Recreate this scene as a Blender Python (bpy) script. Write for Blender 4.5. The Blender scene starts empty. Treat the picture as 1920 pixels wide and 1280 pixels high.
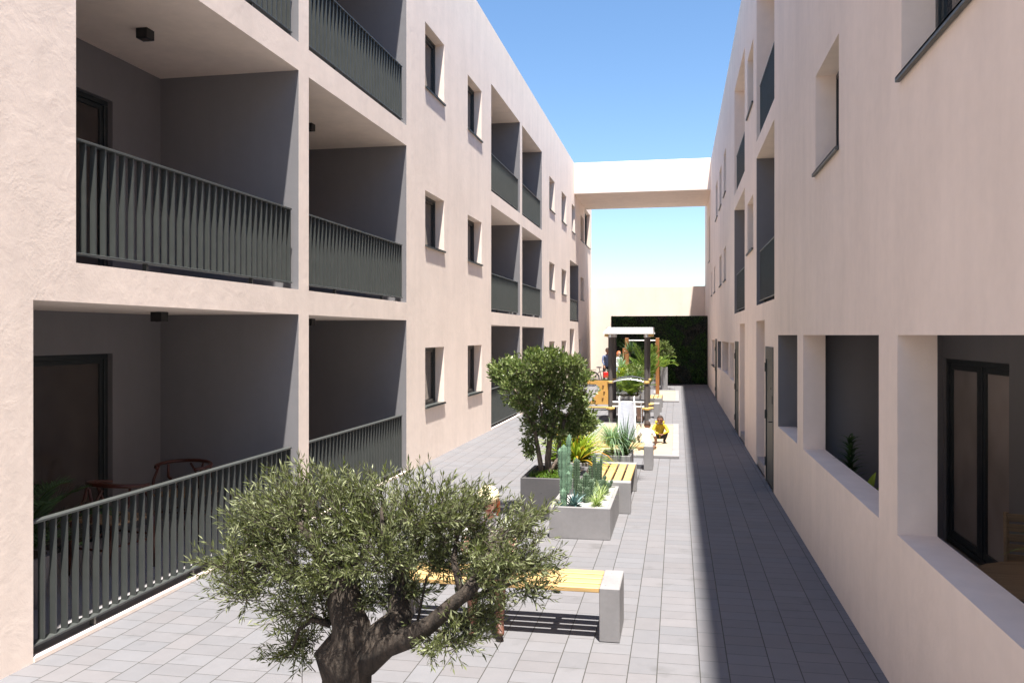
import bpy, math, random
from mathutils import Vector, Matrix, noise
R = math.radians
rnd = random.Random(7)
sc = bpy.context.scene
COL = sc.collection

# ------------------------------------------------------------------ helpers
class MB:
    """collects shapes that become ONE mesh object"""
    def __init__(s): s.v=[]; s.f=[]; s.m=[]
    def quad(s,a,b,c,d,m=0):
        i=len(s.v); s.v+= [tuple(a),tuple(b),tuple(c),tuple(d)]; s.f.append((i,i+1,i+2,i+3)); s.m.append(m)
    def poly(s,pts,m=0):
        i=len(s.v); s.v+=[tuple(p) for p in pts]; s.f.append(tuple(range(i,i+len(pts)))); s.m.append(m)
    def box(s,x0,x1,y0,y1,z0,z1,m=0,b=0.0,M=None):
        if x0>x1: x0,x1=x1,x0
        if y0>y1: y0,y1=y1,y0
        if z0>z1: z0,z1=z1,z0
        i=len(s.v)
        if b<=0:
            P=[(x0,y0,z0),(x1,y0,z0),(x1,y1,z0),(x0,y1,z0),(x0,y0,z1),(x1,y0,z1),(x1,y1,z1),(x0,y1,z1)]
            F=[(0,3,2,1),(4,5,6,7),(0,1,5,4),(1,2,6,5),(2,3,7,6),(3,0,4,7)]
        else:
            P=[];idx={}
            for cx in (0,1):
                for cy in (0,1):
                    for cz in (0,1):
                        X=(x0,x1)[cx];Y=(y0,y1)[cy];Z=(z0,z1)[cz]
                        sx=b if cx==0 else -b; sy=b if cy==0 else -b; sz=b if cz==0 else -b
                        idx[cx,cy,cz,0]=len(P);P.append((X,Y+sy,Z+sz))
                        idx[cx,cy,cz,1]=len(P);P.append((X+sx,Y,Z+sz))
                        idx[cx,cy,cz,2]=len(P);P.append((X+sx,Y+sy,Z))
            F=[]
            I=lambda a,b_,c,k: idx[a,b_,c,k]
            for c in (0,1):
                F.append([I(c,0,0,0),I(c,1,0,0),I(c,1,1,0),I(c,0,1,0)][::(1 if c else -1)])
                F.append([I(0,c,0,1),I(1,c,0,1),I(1,c,1,1),I(0,c,1,1)][::(-1 if c else 1)])
                F.append([I(0,0,c,2),I(1,0,c,2),I(1,1,c,2),I(0,1,c,2)][::(1 if c else -1)])
            for a in (0,1):
                for c in (0,1):
                    F.append([I(a,c,0,0),I(a,c,1,0),I(a,c,1,1),I(a,c,0,1)])
                    F.append([I(a,0,c,0),I(a,1,c,0),I(a,1,c,2),I(a,0,c,2)])
                    F.append([I(0,a,c,1),I(1,a,c,1),I(1,a,c,2),I(0,a,c,2)])
                    for d in (0,1): F.append([I(a,c,d,0),I(a,c,d,1),I(a,c,d,2)])
            # de-duplicate the corner triangles
            seen=set();G=[]
            for f in F:
                k=tuple(sorted(f))
                if k in seen: continue
                seen.add(k);G.append(f)
            F=G
            c=Vector(((x0+x1)/2,(y0+y1)/2,(z0+z1)/2)); G=[]
            for f in F:
                p=[Vector(P[k]) for k in f]; n=(p[1]-p[0]).cross(p[2]-p[0]); mid=sum(p,Vector())/len(p)
                G.append(f if n.dot(mid-c)>0 else f[::-1])
            F=G
        if M is not None: P=[tuple(M@Vector(p)) for p in P]
        s.v+=P
        for f in F: s.f.append(tuple(i+k for k in f)); s.m.append(m)
    def tube(s,path,rad,n=8,m=0,cap=True,bump=0,seed=0,flat=1.0):
        path=[Vector(p) for p in path]
        if not hasattr(rad,'__len__'): rad=[rad]*len(path)
        i0=len(s.v); up=None
        for k,p in enumerate(path):
            t=(path[min(k+1,len(path)-1)]-path[max(k-1,0)])
            if t.length<1e-9: t=Vector((0,0,1))
            t.normalize()
            if up is None:
                up=Vector((0,0,1)) if abs(t.z)<.9 else Vector((0,1,0))
            side=t.cross(up).normalized(); up=side.cross(t).normalized()
            for j in range(n):
                a=2*math.pi*j/n; r=rad[k]
                if bump:
                    q=p+ (side*math.cos(a)+up*math.sin(a))*r
                    r*=1+bump*noise.noise(q*7+Vector((seed,0,0)))+bump*.6*noise.noise(Vector((q.x*22+seed,q.y*22,q.z*6)))
                s.v.append(tuple(p+side*math.cos(a)*r+up*math.sin(a)*r*flat))
        for k in range(len(path)-1):
            for j in range(n):
                a=i0+k*n+j; b=i0+k*n+(j+1)%n
                s.f.append((a,b,b+n,a+n)); s.m.append(m)
        if cap:
            s.f.append(tuple(i0+j for j in range(n))[::-1]); s.m.append(m)
            e=i0+(len(path)-1)*n
            s.f.append(tuple(e+j for j in range(n))); s.m.append(m)
    def sphere(s,c,r,m=0,nu=12,nv=8,fn=None):
        if not hasattr(r,'__len__'): r=(r,r,r)
        i0=len(s.v)
        for a in range(nv+1):
            th=math.pi*a/nv
            for b in range(nu):
                ph=2*math.pi*b/nu
                d=Vector((math.sin(th)*math.cos(ph),math.sin(th)*math.sin(ph),math.cos(th)))
                q=Vector((d.x*r[0],d.y*r[1],d.z*r[2]))
                if fn: q=fn(q,d)
                s.v.append((c[0]+q.x,c[1]+q.y,c[2]+q.z))
        for a in range(nv):
            for b in range(nu):
                p=i0+a*nu+b; q=i0+a*nu+(b+1)%nu
                s.f.append((p,p+nu,q+nu,q)); s.m.append(m)
    def leaf(s,p,d,l,w,m=0,nrm=None,fold=.15):
        d=d.normalized()
        if nrm is None: nrm=Vector((rnd.uniform(-1,1),rnd.uniform(-1,1),rnd.uniform(-.2,1.2)))
        sd=d.cross(nrm)
        if sd.length<1e-4: sd=d.cross(Vector((1,0,.1)))
        sd.normalize(); n=sd.cross(d)
        i=len(s.v)
        s.v+=[tuple(p),tuple(p+d*l*.5+sd*w*.5+n*w*fold),tuple(p+d*l),tuple(p+d*l*.5-sd*w*.5+n*w*fold)]
        s.f.append((i,i+1,i+2,i+3)); s.m.append(m)
    def blade(s,p,az,el,l,w,droop=1.0,seg=5,m=0,taper=1.0,fold=0.0,base=.6):
        """arching strap leaf; el = start elevation, droop = how far the elevation falls along the leaf (rad)"""
        p=Vector(p); pts=[];e=el
        for k in range(seg+1):
            t=k/seg
            ww=w*(base+(1-base)*min(1,t*4))*(1-t**(1.5*taper)) if k<seg else w*.03
            h=Vector((math.cos(az),math.sin(az),0)); sd=Vector((-math.sin(az),math.cos(az),0))
            nn=Vector((-math.cos(az)*math.sin(e),-math.sin(az)*math.sin(e),math.cos(e)))
            pts.append((p-sd*ww/2+nn*fold*ww,p.copy(),p+sd*ww/2+nn*fold*ww))
            p=p+(h*math.cos(e)+Vector((0,0,1))*math.sin(e))*l/seg
            e-=droop/seg*(.5+t)
        i=len(s.v)
        if fold:
            for a,b,c in pts: s.v+=[tuple(a),tuple(b),tuple(c)]
            for k in range(seg):
                a=i+3*k
                s.f+=[(a,a+1,a+4,a+3),(a+1,a+2,a+5,a+4)]; s.m+=[m,m]
        else:
            for a,b,c in pts: s.v+=[tuple(a),tuple(c)]
            for k in range(seg):
                a=i+2*k
                s.f.append((a,a+1,a+3,a+2)); s.m.append(m)
    def frond(s,p,az,el,l,droop,n=26,ll=.25,lw=.02,m=0,stem=1,vee=.5,seg=9):
        """pinnate palm frond"""
        p=Vector(p); e=el; path=[p.copy()]; els=[e]
        for k in range(seg):
            t=k/seg
            p=p+(Vector((math.cos(az),math.sin(az),0))*math.cos(e)+Vector((0,0,1))*math.sin(e))*l/seg
            e-=droop/seg*(.4+1.2*t); path.append(p.copy()); els.append(e)
        s.tube(path,[.010*(1-.8*k/seg)*l for k in range(seg+1)],4,stem,cap=False)
        sd=Vector((-math.sin(az),math.cos(az),0))
        for k in range(n):
            t=.12+.88*k/n; q=t*seg; a=int(q); fr=q-a
            P=path[a].lerp(path[min(a+1,seg)],fr); ee=els[a]
            T=Vector((math.cos(az)*math.cos(ee),math.sin(az)*math.cos(ee),math.sin(ee)))
            N=Vector((-math.cos(az)*math.sin(ee),-math.sin(az)*math.sin(ee),math.cos(ee)))
            L=ll*math.sin(math.pi*min(1,.18+.8*t))**.7
            for sg in (-1,1):
                d=(T*(.55+.5*t)+sd*sg*.9+N*vee*rnd.uniform(.3,1)+Vector((0,0,-.25*rnd.random()))).normalized()
                s.leaf(P,d,L*rnd.uniform(.85,1.1),lw,m,nrm=N+sd*sg*.5,fold=.1)
    def build(s,name,mats,parent=None,loc=None,smooth=False,merge=False):
        me=bpy.data.meshes.new(name); me.from_pydata(s.v,[],s.f)
        if not isinstance(mats,(list,tuple)): mats=[mats]
        for k in mats: me.materials.append(k)
        if any(s.m): me.polygons.foreach_set('material_index',s.m)
        if merge:
            import bmesh
            bm=bmesh.new(); bm.from_mesh(me); bmesh.ops.remove_doubles(bm,verts=bm.verts,dist=1e-5); bm.to_mesh(me); bm.free()
        if smooth: me.polygons.foreach_set('use_smooth',[True]*len(me.polygons))
        me.update()
        o=bpy.data.objects.new(name,me); COL.objects.link(o)
        if parent: o.parent=parent
        if loc: o.location=loc
        return o

def tag(o,label=None,cat=None,group=None,kind=None):
    if label: o['label']=label
    if cat: o['category']=cat
    if group: o['group']=group
    if kind: o['kind']=kind
    return o
def thing(name,label,cat,loc=(0,0,0),rz=0,group=None):
    o=bpy.data.objects.new(name,None); COL.objects.link(o); o.location=loc; o.rotation_euler=(0,0,rz)
    o.empty_display_size=.1
    return tag(o,label,cat,group)
def copy_tree(o,parent=None):
    c=o.copy(); COL.objects.link(c); c.parent=parent
    for ch in [k for k in bpy.data.objects if k.parent==o]: copy_tree(ch,c)
    return c

# ------------------------------------------------------------------ materials
def new_mat(name):
    m=bpy.data.materials.new(name); m.use_nodes=True
    nt=m.node_tree; b=nt.nodes['Principled BSDF']
    return m,nt,b
def N(nt,t,**k):
    n=nt.nodes.new(t)
    for a,v in k.items(): setattr(n,a,v)
    return n
def ramp(nt,fac,stops):
    r=N(nt,'ShaderNodeValToRGB'); e=r.color_ramp.elements
    while len(e)<len(stops): e.new(.5)
    for k,(p,c) in enumerate(stops): e[k].position=p; e[k].color=(*c,1) if len(c)==3 else c
    nt.links.new(fac,r.inputs[0]); return r.outputs[0]
def noise_tex(nt,scale,detail=4,vec=None,rough=.55,sc3=None,dist=0):
    n=N(nt,'ShaderNodeTexNoise'); n.inputs['Scale'].default_value=scale; n.inputs['Detail'].default_value=detail
    n.inputs['Roughness'].default_value=rough; n.inputs['Distortion'].default_value=dist
    if vec is None:
        g=N(nt,'ShaderNodeNewGeometry'); vec=g.outputs['Position']
    if sc3:
        mp=N(nt,'ShaderNodeMapping'); mp.inputs['Scale'].default_value=sc3; nt.links.new(vec,mp.inputs[0]); vec=mp.outputs[0]
    nt.links.new(vec,n.inputs['Vector']); return n.outputs['Fac']
def mth(nt,op,a,b=None,c=None,clamp=False):
    n=N(nt,'ShaderNodeMath',operation=op); n.use_clamp=clamp
    for i,v in enumerate((a,b,c)):
        if v is None: continue
        if isinstance(v,(int,float)): n.inputs[i].default_value=v
        else: nt.links.new(v,n.inputs[i])
    return n.outputs[0]
def mix(nt,f,a,b,mode='MIX'):
    n=N(nt,'ShaderNodeMix',data_type='RGBA',blend_type=mode)
    for i,v in ((0,f),(6,a),(7,b)):
        if isinstance(v,(int,float)): n.inputs[i].default_value=v
        elif isinstance(v,tuple): n.inputs[i].default_value=(*v,1)
        else: nt.links.new(v,n.inputs[i])
    return n.outputs[2]
def bump(nt,b,h,strength=.3,dist=.01,prev=None):
    n=N(nt,'ShaderNodeBump'); n.inputs['Strength'].default_value=strength; n.inputs['Distance'].default_value=dist
    nt.links.new(h,n.inputs['Height'])
    if prev: nt.links.new(prev,n.inputs['Normal'])
    nt.links.new(n.outputs[0],b.inputs['Normal']); return n.outputs[0]

def stucco(name,col,amt=.085,bs=1.0,rough=.85):
    m,nt,b=new_mat(name)
    big=noise_tex(nt,.9,5); streak=noise_tex(nt,1,4,sc3=(3.2,3.2,.45)); fine=noise_tex(nt,9,5)
    v=mth(nt,'ADD',mth(nt,'MULTIPLY',big,.45),mth(nt,'ADD',mth(nt,'MULTIPLY',streak,.4),mth(nt,'MULTIPLY',fine,.25)))
    c1=tuple(min(1,x*(1-amt)) for x in col); c2=tuple(min(1,x*(1+amt)) for x in col)
    c=ramp(nt,v,[(.35,c1),(.72,c2)])
    nt.links.new(c,b.inputs['Base Color']); b.inputs['Roughness'].default_value=rough
    b.inputs['Specular IOR Level'].default_value=.25
    # trowelled render: broad dragged lumps, patches of coarse grain and fine sand
    lump=noise_tex(nt,4.5,6,rough=.6,dist=.8)
    patch=ramp(nt,noise_tex(nt,1.7,3),[(.48,(0,0,0)),(.62,(1,1,1))])
    grain=noise_tex(nt,55,3,rough=.6)
    g2=noise_tex(nt,14,6,rough=.65,dist=1.5)
    h=mth(nt,'ADD',mth(nt,'MULTIPLY',lump,.8),mth(nt,'MULTIPLY',mth(nt,'MULTIPLY',grain,patch),.30))
    h=mth(nt,'ADD',h,mth(nt,'MULTIPLY',g2,.22))
    bump(nt,b,h,.24*bs,.018)
    return m
def paint(name,col,rough=.4,metal=0,spec=.5,var=.08,scale=6):
    m,nt,b=new_mat(name)
    v=noise_tex(nt,scale,4)
    c=ramp(nt,v,[(.3,tuple(x*(1-var) for x in col)),(.7,tuple(min(1,x*(1+var)) for x in col))])
    nt.links.new(c,b.inputs['Base Color']); b.inputs['Metallic'].default_value=metal
    b.inputs['Specular IOR Level'].default_value=spec
    r=mth(nt,'ADD',mth(nt,'MULTIPLY',noise_tex(nt,scale*4,3),.15),rough-.07)
    nt.links.new(r,b.inputs['Roughness'])
    return m
def wood(name,col,axis='X',rough=.55,plank=False):
    m,nt,b=new_mat(name)
    tc=N(nt,'ShaderNodeTexCoord')
    s={'X':(1.2,14,14),'Y':(14,1.2,14),'Z':(14,14,1.2)}[axis]
    g=noise_tex(nt,2.2,6,vec=tc.outputs['Object'],sc3=s,dist=1.2); k=noise_tex(nt,1.3,3,vec=tc.outputs['Object'])
    v=mth(nt,'ADD',mth(nt,'MULTIPLY',g,.7),mth(nt,'MULTIPLY',k,.3))
    c=ramp(nt,v,[(.3,tuple(x*.62 for x in col)),(.5,col),(.72,tuple(min(1,x*1.18) for x in col))])
    nt.links.new(c,b.inputs['Base Color']); b.inputs['Roughness'].default_value=rough
    bump(nt,b,g,.12,.004)
    return m
def concrete(name,col):
    m,nt,b=new_mat(name)
    a=noise_tex(nt,2.5,5); f=noise_tex(nt,30,4)
    v=mth(nt,'ADD',mth(nt,'MULTIPLY',a,.75),mth(nt,'MULTIPLY',f,.25))
    c=ramp(nt,v,[(.3,tuple(x*.84 for x in col)),(.7,tuple(min(1,x*1.12) for x in col))])
    vo=N(nt,'ShaderNodeTexVoronoi',feature='F1'); vo.inputs['Scale'].default_value=9
    g=N(nt,'ShaderNodeNewGeometry'); nt.links.new(g.outputs['Position'],vo.inputs['Vector'])
    pit=ramp(nt,vo.outputs['Distance'],[(.045,(0,0,0)),(.07,(1,1,1))])
    c=mix(nt,pit,tuple(x*.35 for x in col),c)
    nt.links.new(c,b.inputs['Base Color']); b.inputs['Roughness'].default_value=.8
    h=mth(nt,'ADD',mth(nt,'MULTIPLY',pit,.4),mth(nt,'MULTIPLY',f,.3)); bump(nt,b,h,.35,.004)
    return m
def foliage(name,c1,c2,c3=None,rough=.5,trans=.25,scale=30):
    """leaf colour varies leaf by leaf"""
    m,nt,b=new_mat(name)
    g=N(nt,'ShaderNodeNewGeometry')
    stops=[(0,c1),(1,c2)] if c3 is None else [(0,c1),(.8,c2),(.98,c3)]
    c=ramp(nt,g.outputs['Random Per Island'],stops)
    nt.links.new(c,b.inputs['Base Color']); b.inputs['Roughness'].default_value=rough
    b.inputs['Specular IOR Level'].default_value=.35
    if trans:
        t=N(nt,'ShaderNodeBsdfTranslucent'); nt.links.new(mix(nt,.5,c,(.35,.45,.05)),t.inputs['Color'])
        mx=N(nt,'ShaderNodeMixShader'); mx.inputs[0].default_value=trans
        out=nt.nodes['Material Output']
        nt.links.new(b.outputs[0],mx.inputs[1]); nt.links.new(t.outputs[0],mx.inputs[2]); nt.links.new(mx.outputs[0],out.inputs[0])
    return m
def glassy(name,col,rough=.04,metal=0.0):
    m,nt,b=new_mat(name)
    c=ramp(nt,noise_tex(nt,1.2,2),[(.3,tuple(x*.8 for x in col)),(.7,tuple(x*1.2 for x in col))])
    nt.links.new(c,b.inputs['Base Color']); b.inputs['Roughness'].default_value=rough
    b.inputs['Specular IOR Level'].default_value=.9; b.inputs['Metallic'].default_value=metal
    return m
def bark(name,col):
    m,nt,b=new_mat(name)
    g=noise_tex(nt,3,7,sc3=(7,7,1.6),dist=1.0,rough=.65); f=noise_tex(nt,40,4)
    c=ramp(nt,g,[(.3,tuple(x*.35 for x in col)),(.5,col),(.7,tuple(min(1,x*1.7) for x in col))])
    nt.links.new(c,b.inputs['Base Color']); b.inputs['Roughness'].default_value=.9
    bump(nt,b,mth(nt,'ADD',g,mth(nt,'MULTIPLY',f,.25)),.9,.03)
    return m
def paving():
    m,nt,b=new_mat('paving_tiles')
    g=N(nt,'ShaderNodeNewGeometry'); sp=N(nt,'ShaderNodeSeparateXYZ'); nt.links.new(g.outputs['Position'],sp.inputs[0])
    X,Y=sp.outputs[0],sp.outputs[1]
    P=.49; WN=.198
    u=mth(nt,'DIVIDE',mth(nt,'SUBTRACT',X,.152),P)
    ci=mth(nt,'FLOOR',u); fx=mth(nt,'MULTIPLY',mth(nt,'SUBTRACT',u,ci),P)
    nar=mth(nt,'LESS_THAN',fx,WN)               # 1 in the narrow columns
    colid=mth(nt,'ADD',mth(nt,'MULTIPLY',ci,2),nar)
    def h1(v,k):
        w=N(nt,'ShaderNodeTexWhiteNoise',noise_dimensions='1D'); nt.links.new(mth(nt,'ADD',v,k),w.inputs['W']); return w.outputs[0]
    ln=mth(nt,'ADD',.195,mth(nt,'MULTIPLY',nar,.102))   # tile length along Y
    v=mth(nt,'ADD',mth(nt,'DIVIDE',Y,ln),h1(colid,3.3))
    ri=mth(nt,'FLOOR',v); fy=mth(nt,'MULTIPLY',mth(nt,'SUBTRACT',v,ri),ln)
    # distance to the nearest joint
    w0=mth(nt,'MULTIPLY',mth(nt,'SUBTRACT',1,nar),WN); lx=mth(nt,'SUBTRACT',fx,w0)
    ww=mth(nt,'ADD',mth(nt,'MULTIPLY',nar,WN),mth(nt,'MULTIPLY',mth(nt,'SUBTRACT',1,nar),P-WN))
    dx=mth(nt,'MINIMUM',lx,mth(nt,'SUBTRACT',ww,lx)); dy=mth(nt,'MINIMUM',fy,mth(nt,'SUBTRACT',ln,fy))
    d=mth(nt,'MINIMUM',dx,mth(nt,'MULTIPLY',dy,1.35))
    wob=mth(nt,'MULTIPLY',mth(nt,'SUBTRACT',noise_tex(nt,25,2),.5),.002)
    d=mth(nt,'ADD',d,wob)
    joint=mth(nt,'SMOOTHSTEP' if False else 'DIVIDE',mth(nt,'SUBTRACT',d,.0024),.0020,clamp=True)
    tid=mth(nt,'ADD',mth(nt,'MULTIPLY',colid,17.13),ri)
    t1=h1(tid,.5); t2=h1(tid,71.7)
    lum=mth(nt,'ADD',.92,mth(nt,'MULTIPLY',t1,.11))
    base=mix(nt,t2,(.152,.151,.160),(.158,.151,.156))
    cl=noise_tex(nt,6,5,rough=.6); sp2=noise_tex(nt,60,3)
    stain=ramp(nt,noise_tex(nt,2.6,4),[(.60,(1,1,1)),(.74,(.80,.80,.78))])
    cc=N(nt,'ShaderNodeVectorMath',operation='SCALE'); nt.links.new(base,cc.inputs[0])
    k=mth(nt,'MULTIPLY',lum,mth(nt,'ADD',.86,mth(nt,'ADD',mth(nt,'MULTIPLY',cl,.2),mth(nt,'MULTIPLY',sp2,.08))))
    nt.links.new(k,cc.inputs['Scale'])
    c=mix(nt,1.0,cc.outputs[0],stain,'MULTIPLY')
    c=mix(nt,joint,(.05,.048,.043),c)
    nt.links.new(c,b.inputs['Base Color']); b.inputs['Roughness'].default_value=.78; b.inputs['Specular IOR Level'].default_value=.3
    hh=mth(nt,'ADD',mth(nt,'MULTIPLY',joint,.8),mth(nt,'ADD',mth(nt,'MULTIPLY',cl,.15),mth(nt,'MULTIPLY',t2,.25)))
    bump(nt,b,hh,.5,.005)
    return m

M={}
WALLC=(.88,.745,.65)
M['wall']=stucco('warm_render',WALLC)
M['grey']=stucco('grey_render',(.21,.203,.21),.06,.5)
M['pave']=paving()
M['ground']=concrete('dry_ground',(.30,.27,.23))
M['floor']=concrete('terrace_floor',(.30,.285,.29))
M['metal']=paint('dark_green_grey_metal',(.062,.067,.063),.42)
M['metal2']=paint('dark_window_metal',(.028,.034,.036),.35)
M['black']=paint('black_metal',(.012,.012,.013),.45)
M['door']=paint('door_metal',(.055,.058,.053),.5)
M['steel']=paint('brushed_steel',(.72,.73,.75),.3,1)
M['glass']=glassy('window_glass',(.045,.042,.042))
M['glassd']=glassy('door_glass',(.075,.062,.055),.06)
M['glassr']=glassy('curtained_glass',(.42,.36,.33),.05)
M['conc']=concrete('planter_concrete',(.235,.225,.225))
M['concd']=concrete('dark_planter_concrete',(.19,.18,.19))
M['brown']=concrete('brown_render',(.50,.33,.25))
M['woodx']=wood('pine_slats_x',(.50,.32,.125),'X')
M['woody']=wood('pine_slats_y',(.50,.32,.125),'Y')
M['orange']=wood('orange_post_wood',(.27,.11,.032),'Z')
M['teak']=wood('teak',(.30,.19,.10),'X')
M['red']=wood('red_brown_wood',(.07,.018,.010),'X',.35)
M['sand']=stucco('sand_floor',(.37,.29,.20),.08,.6)
M['soil']=stucco('soil',(.055,.04,.028),.3,1.5)
M['gravel']=stucco('white_gravel',(.50,.485,.47),.12,1.6)
M['yellow']=paint('yellow_panel',(.50,.28,.07),.5)
M['yellow2']=paint('yellow_plastic',(.52,.34,.11),.4)
M['white']=paint('white_paint',(.80,.79,.76),.35,var=.03)
M['post']=paint('dark_post',(.085,.075,.072),.55)
M['holds']=paint('brown_holds',(.20,.09,.025),.6)

# ------------------------------------------------------------------ dimensions
L=-4.50; RR=1.395; H=2.33
ROOF_L=9.95; ROOF_R=9.80

def facade_mesh(X,ys,z1,holes,mb,z0=0.0,sgn=-1):
    """outer skin of a wall in the plane x=X with rectangular holes; sgn = inward direction"""
    yy=sorted(set([ys[0],ys[1]]+[h[0] for h in holes]+[h[1] for h in holes]))
    zz=sorted(set([z0,z1]+[h[2] for h in holes]+[h[3] for h in holes]))
    for a,b in zip(yy,yy[1:]):
        for c,d in zip(zz,zz[1:]):
            my,mz=(a+b)/2,(c+d)/2
            if any(h[0]<my<h[1] and h[2]<mz<h[3] for h in holes): continue
            q=[(X,a,c),(X,b,c),(X,b,d),(X,a,d)]
            if sgn<0: mb.quad(*q,0)
            else: mb.quad(*q[::-1],0)
def reveal(mb,X,sgn,h,t,mats=(0,0,0,0)):
    """mats: near jamb, far jamb, soffit, sill"""
    y0,y1,z0,z1=h; X2=X+sgn*t
    mb.quad((X,y0,z0),(X2,y0,z0),(X2,y0,z1),(X,y0,z1),mats[0])
    mb.quad((X,y1,z0),(X2,y1,z0),(X2,y1,z1),(X,y1,z1),mats[1])
    mb.quad((X,y0,z1),(X2,y0,z1),(X2,y1,z1),(X,y1,z1),mats[2])
    mb.quad((X,y0,z0),(X2,y0,z0),(X2,y1,z0),(X,y1,z0),mats[3])

def window(par,X,sgn,h,t=.18,sill=True,sash=1,frame='metal2'):
    y0,y1,z0,z1=h; xa=X+sgn*t; xb=X+sgn*(t+.06)
    f=MB(); w=.05
    f.box(xa,xb,y0,y1,z0,z0+w,b=.004); f.box(xa,xb,y0,y1,z1-w,z1,b=.004)
    f.box(xa,xb,y0,y0+w,z0+w,z1-w,b=.004); f.box(xa,xb,y1-w,y1,z0+w,z1-w,b=.004)
    fr=f.build('window',M[frame],par)
    s=MB(); n=sash; W=(y1-y0-2*w)/n
    for k in range(n):
        a=y0+w+k*W; b=a+W; v=.045; xs=X+sgn*(t+.018); xe=X+sgn*(t+.055)
        s.box(xs,xe,a,b,z0+w,z0+w+v,b=.003); s.box(xs,xe,a,b,z1-w-v,z1-w,b=.003)
        s.box(xs,xe,a,a+v,z0+w+v,z1-w-v,b=.003); s.box(xs,xe,b-v,b,z0+w+v,z1-w-v,b=.003)
    s.build('sash',M[frame],fr)
    p=MB(); xg=X+sgn*(t+.042); p.box(xg,xg+sgn*.008,y0+w,y1-w,z0+w,z1-w); p.build('pane',M['glass'],fr)
    if sill:
        s=MB(); s.box(X-sgn*.035,X+sgn*t,y0-.0,y1+.0,z0+.003,z0+.022,b=.003); s.box(X-sgn*.035,X-sgn*.004,y0-.02,y1+.02,z0-.012,z0+.022,b=.003)
        s.build('sill',M['metal'],fr)
    return fr

def railing(par,X,y0,y1,z0,top=.965,sp=.12,facing=1):
    """flat bars set edge-on between a handrail and a bottom rail"""
    root=MB()
    n=int(round((y1-y0-.05)/sp)); st=(y1-y0-.05)/n
    for k in range(n+1):
        y=y0+.025+k*st
        root.box(X-.025,X+.025,y-.008,y+.008,z0+.085,z0+top-.02)
    r=root.build('railing',M['metal'],par)
    hr=MB(); hr.box(X-.032,X+.032,y0,y1,z0+top-.02,z0+top,b=.003); hr.build('handrail',M['metal'],r)
    br=MB(); br.box(X-.038,X+.038,y0,y1,z0+.068,z0+.085,b=.003)
    m=max(2,int((y1-y0)/1.4))
    for k in range(m): 
        y=y0+(k+.5)*(y1-y0)/m; br.box(X-.02,X+.02,y-.012,y+.012,z0+.002,z0+.068)
    br.build('bottom_rail',M['metal'],r)
    return r

def balcony(par,X,sgn,h,depth,side=1,name='balcony',door=None,zfloor=None,ztop=None,fine=None):
    """open recess: grey side and back walls, warm ceiling, tiled floor"""
    y0,y1,z0,z1=h; zf=z0 if zfloor is None else zfloor; zt=z1 if ztop is None else ztop
    a=X; b=X+sgn*depth; mb=MB()
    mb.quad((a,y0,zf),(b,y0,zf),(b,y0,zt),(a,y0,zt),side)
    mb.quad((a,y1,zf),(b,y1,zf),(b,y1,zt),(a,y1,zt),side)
    mb.quad((a,y0,zt),(b,y0,zt),(b,y1,zt),(a,y1,zt),0)
    mb.quad((a,y0,zf),(b,y0,zf),(b,y1,zf),(a,y1,zf),2)
    if door:
        d0,d1,dt=door; c=b+sgn*.16
        for q in (((y0,d0),(zf,zt)),((d1,y1),(zf,zt)),((d0,d1),(dt,zt))):
            (p,r_),(s_,t_)=q
            if r_-p>.001: mb.quad((b,p,s_),(b,r_,s_),(b,r_,t_),(b,p,t_),side)
        mb.quad((b,d0,zf),(c,d0,zf),(c,d0,dt),(b,d0,dt),side); mb.quad((b,d1,zf),(c,d1,zf),(c,d1,dt),(b,d1,dt),side)
        mb.quad((b,d0,dt),(c,d0,dt),(c,d1,dt),(b,d1,dt),side); mb.quad((b,d0,zf),(c,d0,zf),(c,d1,zf),(b,d1,zf),2)
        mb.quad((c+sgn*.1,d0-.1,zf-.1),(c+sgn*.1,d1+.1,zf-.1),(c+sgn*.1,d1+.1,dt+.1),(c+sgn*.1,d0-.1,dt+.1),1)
    else:
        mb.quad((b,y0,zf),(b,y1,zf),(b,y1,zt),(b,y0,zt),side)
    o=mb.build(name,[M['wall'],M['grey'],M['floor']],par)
    if door:
        f=MB(); w=.06; xa,xb=b+sgn*.06,b+sgn*.15; zf2=zf+.004
        f.box(xa,xb,d0,d1,dt-w,dt,b=.004); f.box(xa,xb,d0,d0+w,zf2,dt-w,b=.004); f.box(xa,xb,d1-w,d1,zf2,dt-w,b=.004); f.box(xa,xb,d0+w,d1-w,zf2,zf2+.05)
        mid=(d0+d1)/2; f.box(xa+sgn*.012,xb-sgn*.01,mid-.045,mid+.045,zf2+.05,dt-w,b=.004)
        for (p,q) in ((d0+w,mid-.045),(mid+.045,d1-w)):
            xs,xe=xa+sgn*.02,xb-sgn*.02
            f.box(xs,xe,p,p+.05,zf2+.05,dt-w,b=.003); f.box(xs,xe,q-.05,q,zf2+.05,dt-w,b=.003); f.box(xs,xe,p+.05,q-.05,dt-w-.05,dt-w,b=.003)
        dr=f.build('glazed_door',M['metal2'],par)
        p=MB(); p.box(b+sgn*.105,b+sgn*.113,d0+w,d1-w,zf2+.05,dt-w); p.build('pane',M['glassd'],dr)
        hb=MB(); hb.box(xa-sgn*.03,xa+sgn*.012,mid-.012,mid+.012,zf+1.0,zf+1.16,b=.003); hb.build('handle',M['black'],dr)
    return o

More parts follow.
